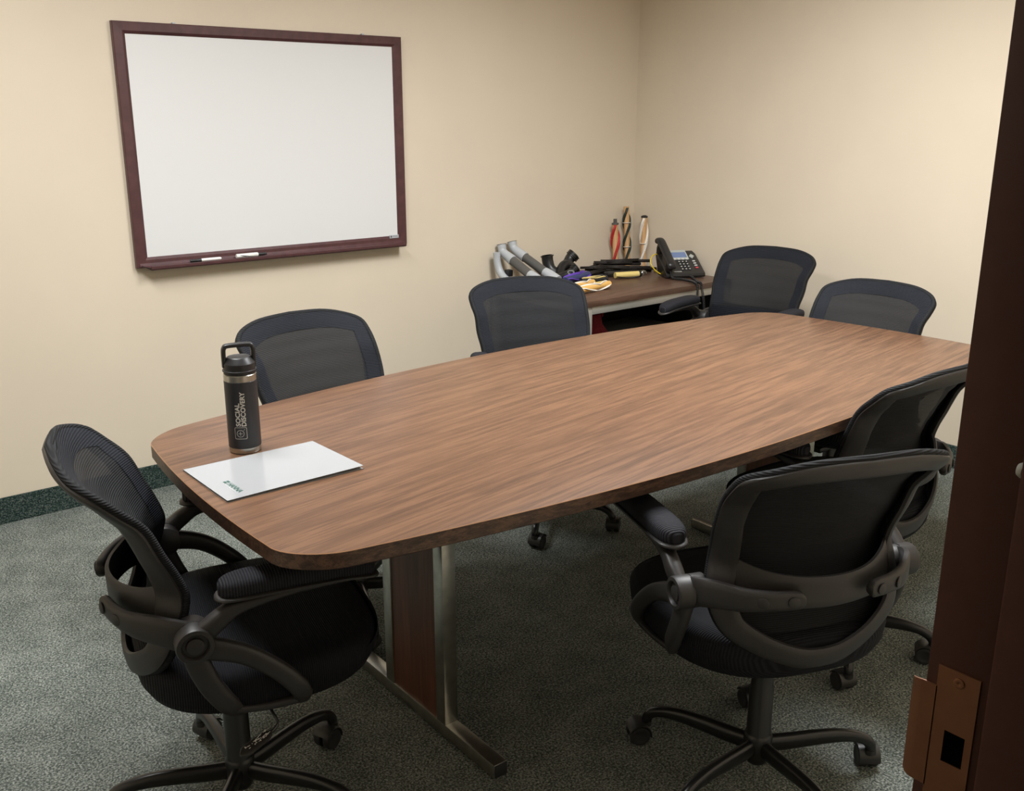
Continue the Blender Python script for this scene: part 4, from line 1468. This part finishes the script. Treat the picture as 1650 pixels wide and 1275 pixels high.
def on_face(bm, x0, x1, y0, y1, h0, h1):
    c = [face_pt(x, y, h) for h in (h0, h1) for x, y in ((x0, y0), (x1, y0), (x1, y1), (x0, y1))]
    vs_ = [bm.verts.new(p) for p in c]
    for f in ((3, 2, 1, 0), (4, 5, 6, 7), (0, 1, 5, 4), (1, 2, 6, 5), (2, 3, 7, 6), (3, 0, 4, 7)):
        bm.faces.new([vs_[i] for i in f])


bm = bmesh.new(); on_face(bm, -0.038, 0.050, 0.60, 1.0, -0.002, 0.003); bz = obj('display_bezel', to_mesh(bm, 'display_bezel', M_phonegrey, False), PH)
bm = bmesh.new(); on_face(bm, -0.032, 0.044, 0.68, 0.90, 0.002, 0.0036); obj('screen', to_mesh(bm, 'phone_screen', M_screen, False), PH, label='pale blue display')
for i in range(4):
    bm = bmesh.new(); x = -0.030 + i * 0.0205; on_face(bm, x, x + 0.013, 0.585, 0.635, 0.001, 0.0045); obj('soft_key', to_mesh(bm, 'soft_key', M_keymark, False), PH)
for r_ in range(4):
    for c_ in range(3):
        x = -0.014 + c_ * 0.0185; y = 0.47 - r_ * 0.105
        bm = bmesh.new(); on_face(bm, x, x + 0.0125, y, y + 0.06, 0.0, 0.003); kk = obj('key', to_mesh(bm, 'phone_key', M_key, False), PH)
        bm = bmesh.new(); on_face(bm, x + 0.0035, x + 0.009, y + 0.018, y + 0.045, 0.0025, 0.0033); obj('key_print', to_mesh(bm, 'key_print', M_keymark, False), kk)
for i in range(4):
    bm = bmesh.new(); y = 0.50 - i * 0.095; on_face(bm, 0.062, 0.076, y, y + 0.035, 0, 0.003); obj('line_key', to_mesh(bm, 'line_key', M_keymark if i < 3 else M_redkey, False), PH, label='red key' if i == 3 else None)
bm = bmesh.new()
vs_ = [bm.verts.new(face_pt(0.070 + 0.0125 * cos(a), 0.73 + 0.085 * sin(a), 0.0035)) for a in (0, pi / 2, pi, 3 * pi / 2)]; bm.faces.new(vs_)
vb_ = [bm.verts.new(face_pt(0.070 + 0.014 * cos(a), 0.73 + 0.095 * sin(a), 0.0)) for a in (0, pi / 2, pi, 3 * pi / 2)]
for i in range(4):
    bm.faces.new((vs_[i], vb_[i], vb_[(i + 1) % 4], vs_[(i + 1) % 4]))
obj('navigation_key', to_mesh(bm, 'navigation_key', M_phonegrey, False), PH)
bm = bmesh.new()
vs, fs = text_geo('POLYCOM', 0.0085, 0.0003)
add_geo(bm, vs, fs, lambda p: face_pt(-0.058 + p.x, 0.08 + p.y / 0.19, 0.0006))
obj('maker_print', to_mesh(bm, 'phone_maker_print', M_keymark, False), PH)
# handset on the left side, thing of its own resting in the cradle: part of the phone
bm = bmesh.new()
hp = [(-0.083, 0.02, 0.030, 0.020), (-0.083, 0.03, 0.044, 0.022), (-0.083, 0.10, 0.050, 0.017), (-0.083, 0.30, 0.052, 0.013), (-0.083, 0.55, 0.054, 0.0125), (-0.083, 0.80, 0.055, 0.014), (-0.083, 1.00, 0.054, 0.017), (-0.083, 1.12, 0.046, 0.021), (-0.083, 1.15, 0.032, 0.020)]
pp = crom([tuple(face_pt(a, b, c)) for a, b, c, d in hp], 4)
ds = []
for i in range(len(hp) - 1):
    for k in range(4):
        ds.append(hp[i][3] + (hp[i + 1][3] - hp[i][3]) * k / 4)
ds.append(hp[-1][3])
rings = []
for i, c in enumerate(pp):
    a = pp[max(i - 1, 0)]; b = pp[min(i + 1, len(pp) - 1)]
    t_ = (b - a).normalized(); s2 = V(1, 0, 0); u_ = s2.cross(t_).normalized()
    e = 0.35 if i in (0, len(pp) - 1) else (0.8 if i in (1, len(pp) - 2) else 1)
    rings.append(section(c, s2 * 0.0215 * e, u_ * ds[i] * 0.75 * e, 16, 2.8))
loft(bm, rings)
hs_ = obj('handset', to_mesh(bm, 'phone_handset', M_phone, True, 50), PH)
# handset ear and mouth cups reach down into the cradle
for yy_ in (0.14, 0.93):
    bm = bmesh.new(); a = face_pt(-0.083, yy_, 0.048); b = face_pt(-0.083, yy_, 0.006); tube(bm, [a, a.lerp(b, .5), b], [0.019, 0.021, 0.018], 20)
    obj('cup', to_mesh(bm, 'handset_cup', M_phone, True, 50), hs_)
# coiled cord: from the handset foot over the desk edge
PHm = Matrix.Translation(PH.location) @ Matrix.Rotation(PH.rotation_euler.z, 4, 'Z') @ Matrix.Diagonal((1.06, 1.0, 1.06, 1))
c0 = PHm @ face_pt(-0.083, 0.0, 0.02)
bm = bmesh.new()
cp = crom([c0, (c0.x - 0.010, c0.y - 0.020, DZ + 0.010), (-0.262, -0.600, DZ + 0.009), (-0.270, -0.660, DZ + 0.009), (-0.292, -0.706, DZ + 0.009), (-0.300, -0.732, DZ - 0.005), (-0.302, -0.738, DZ - 0.05), (-0.300, -0.738, DZ - 0.11),
           (-0.285, -0.738, DZ - 0.165), (-0.262, -0.738, DZ - 0.175), (-0.250, -0.738, DZ - 0.13), (-0.258, -0.738, DZ - 0.07), (-0.272, -0.737, DZ - 0.02), (-0.272, -0.728, DZ + 0.006), (-0.255, -0.690, DZ + 0.008), (-0.215, -0.640, DZ + 0.008), (-0.180, -0.600, DZ + 0.008), (-0.170, -0.575, DZ + 0.012)], 8)
# resample and coil
ln = [0.0]
for a, b in zip(cp, cp[1:]):
    ln.append(ln[-1] + (b - a).length)
tot = ln[-1]; q = 1400; k = 0; path = []
fr = frames_of(cp)
for i in range(q + 1):
    s = tot * i / q
    while k < len(ln) - 2 and ln[k + 1] < s:
        k += 1
    f_ = (s - ln[k]) / max(ln[k + 1] - ln[k], 1e-6)
    c = cp[k].lerp(cp[k + 1], f_); sd = fr[k][0].lerp(fr[k + 1][0], f_); u_ = fr[k][1].lerp(fr[k + 1][1], f_)
    a = 2 * pi * s / 0.0066
    path.append(c + (sd * cos(a) + u_ * sin(a)) * 0.0052)
tube(bm, path, 0.0021, 5)
o = obj('coiled_cord', to_mesh(bm, 'coiled_cord', M_phone, True, 80), None)
o.parent = PH; o.matrix_parent_inverse = PHm.inverted()
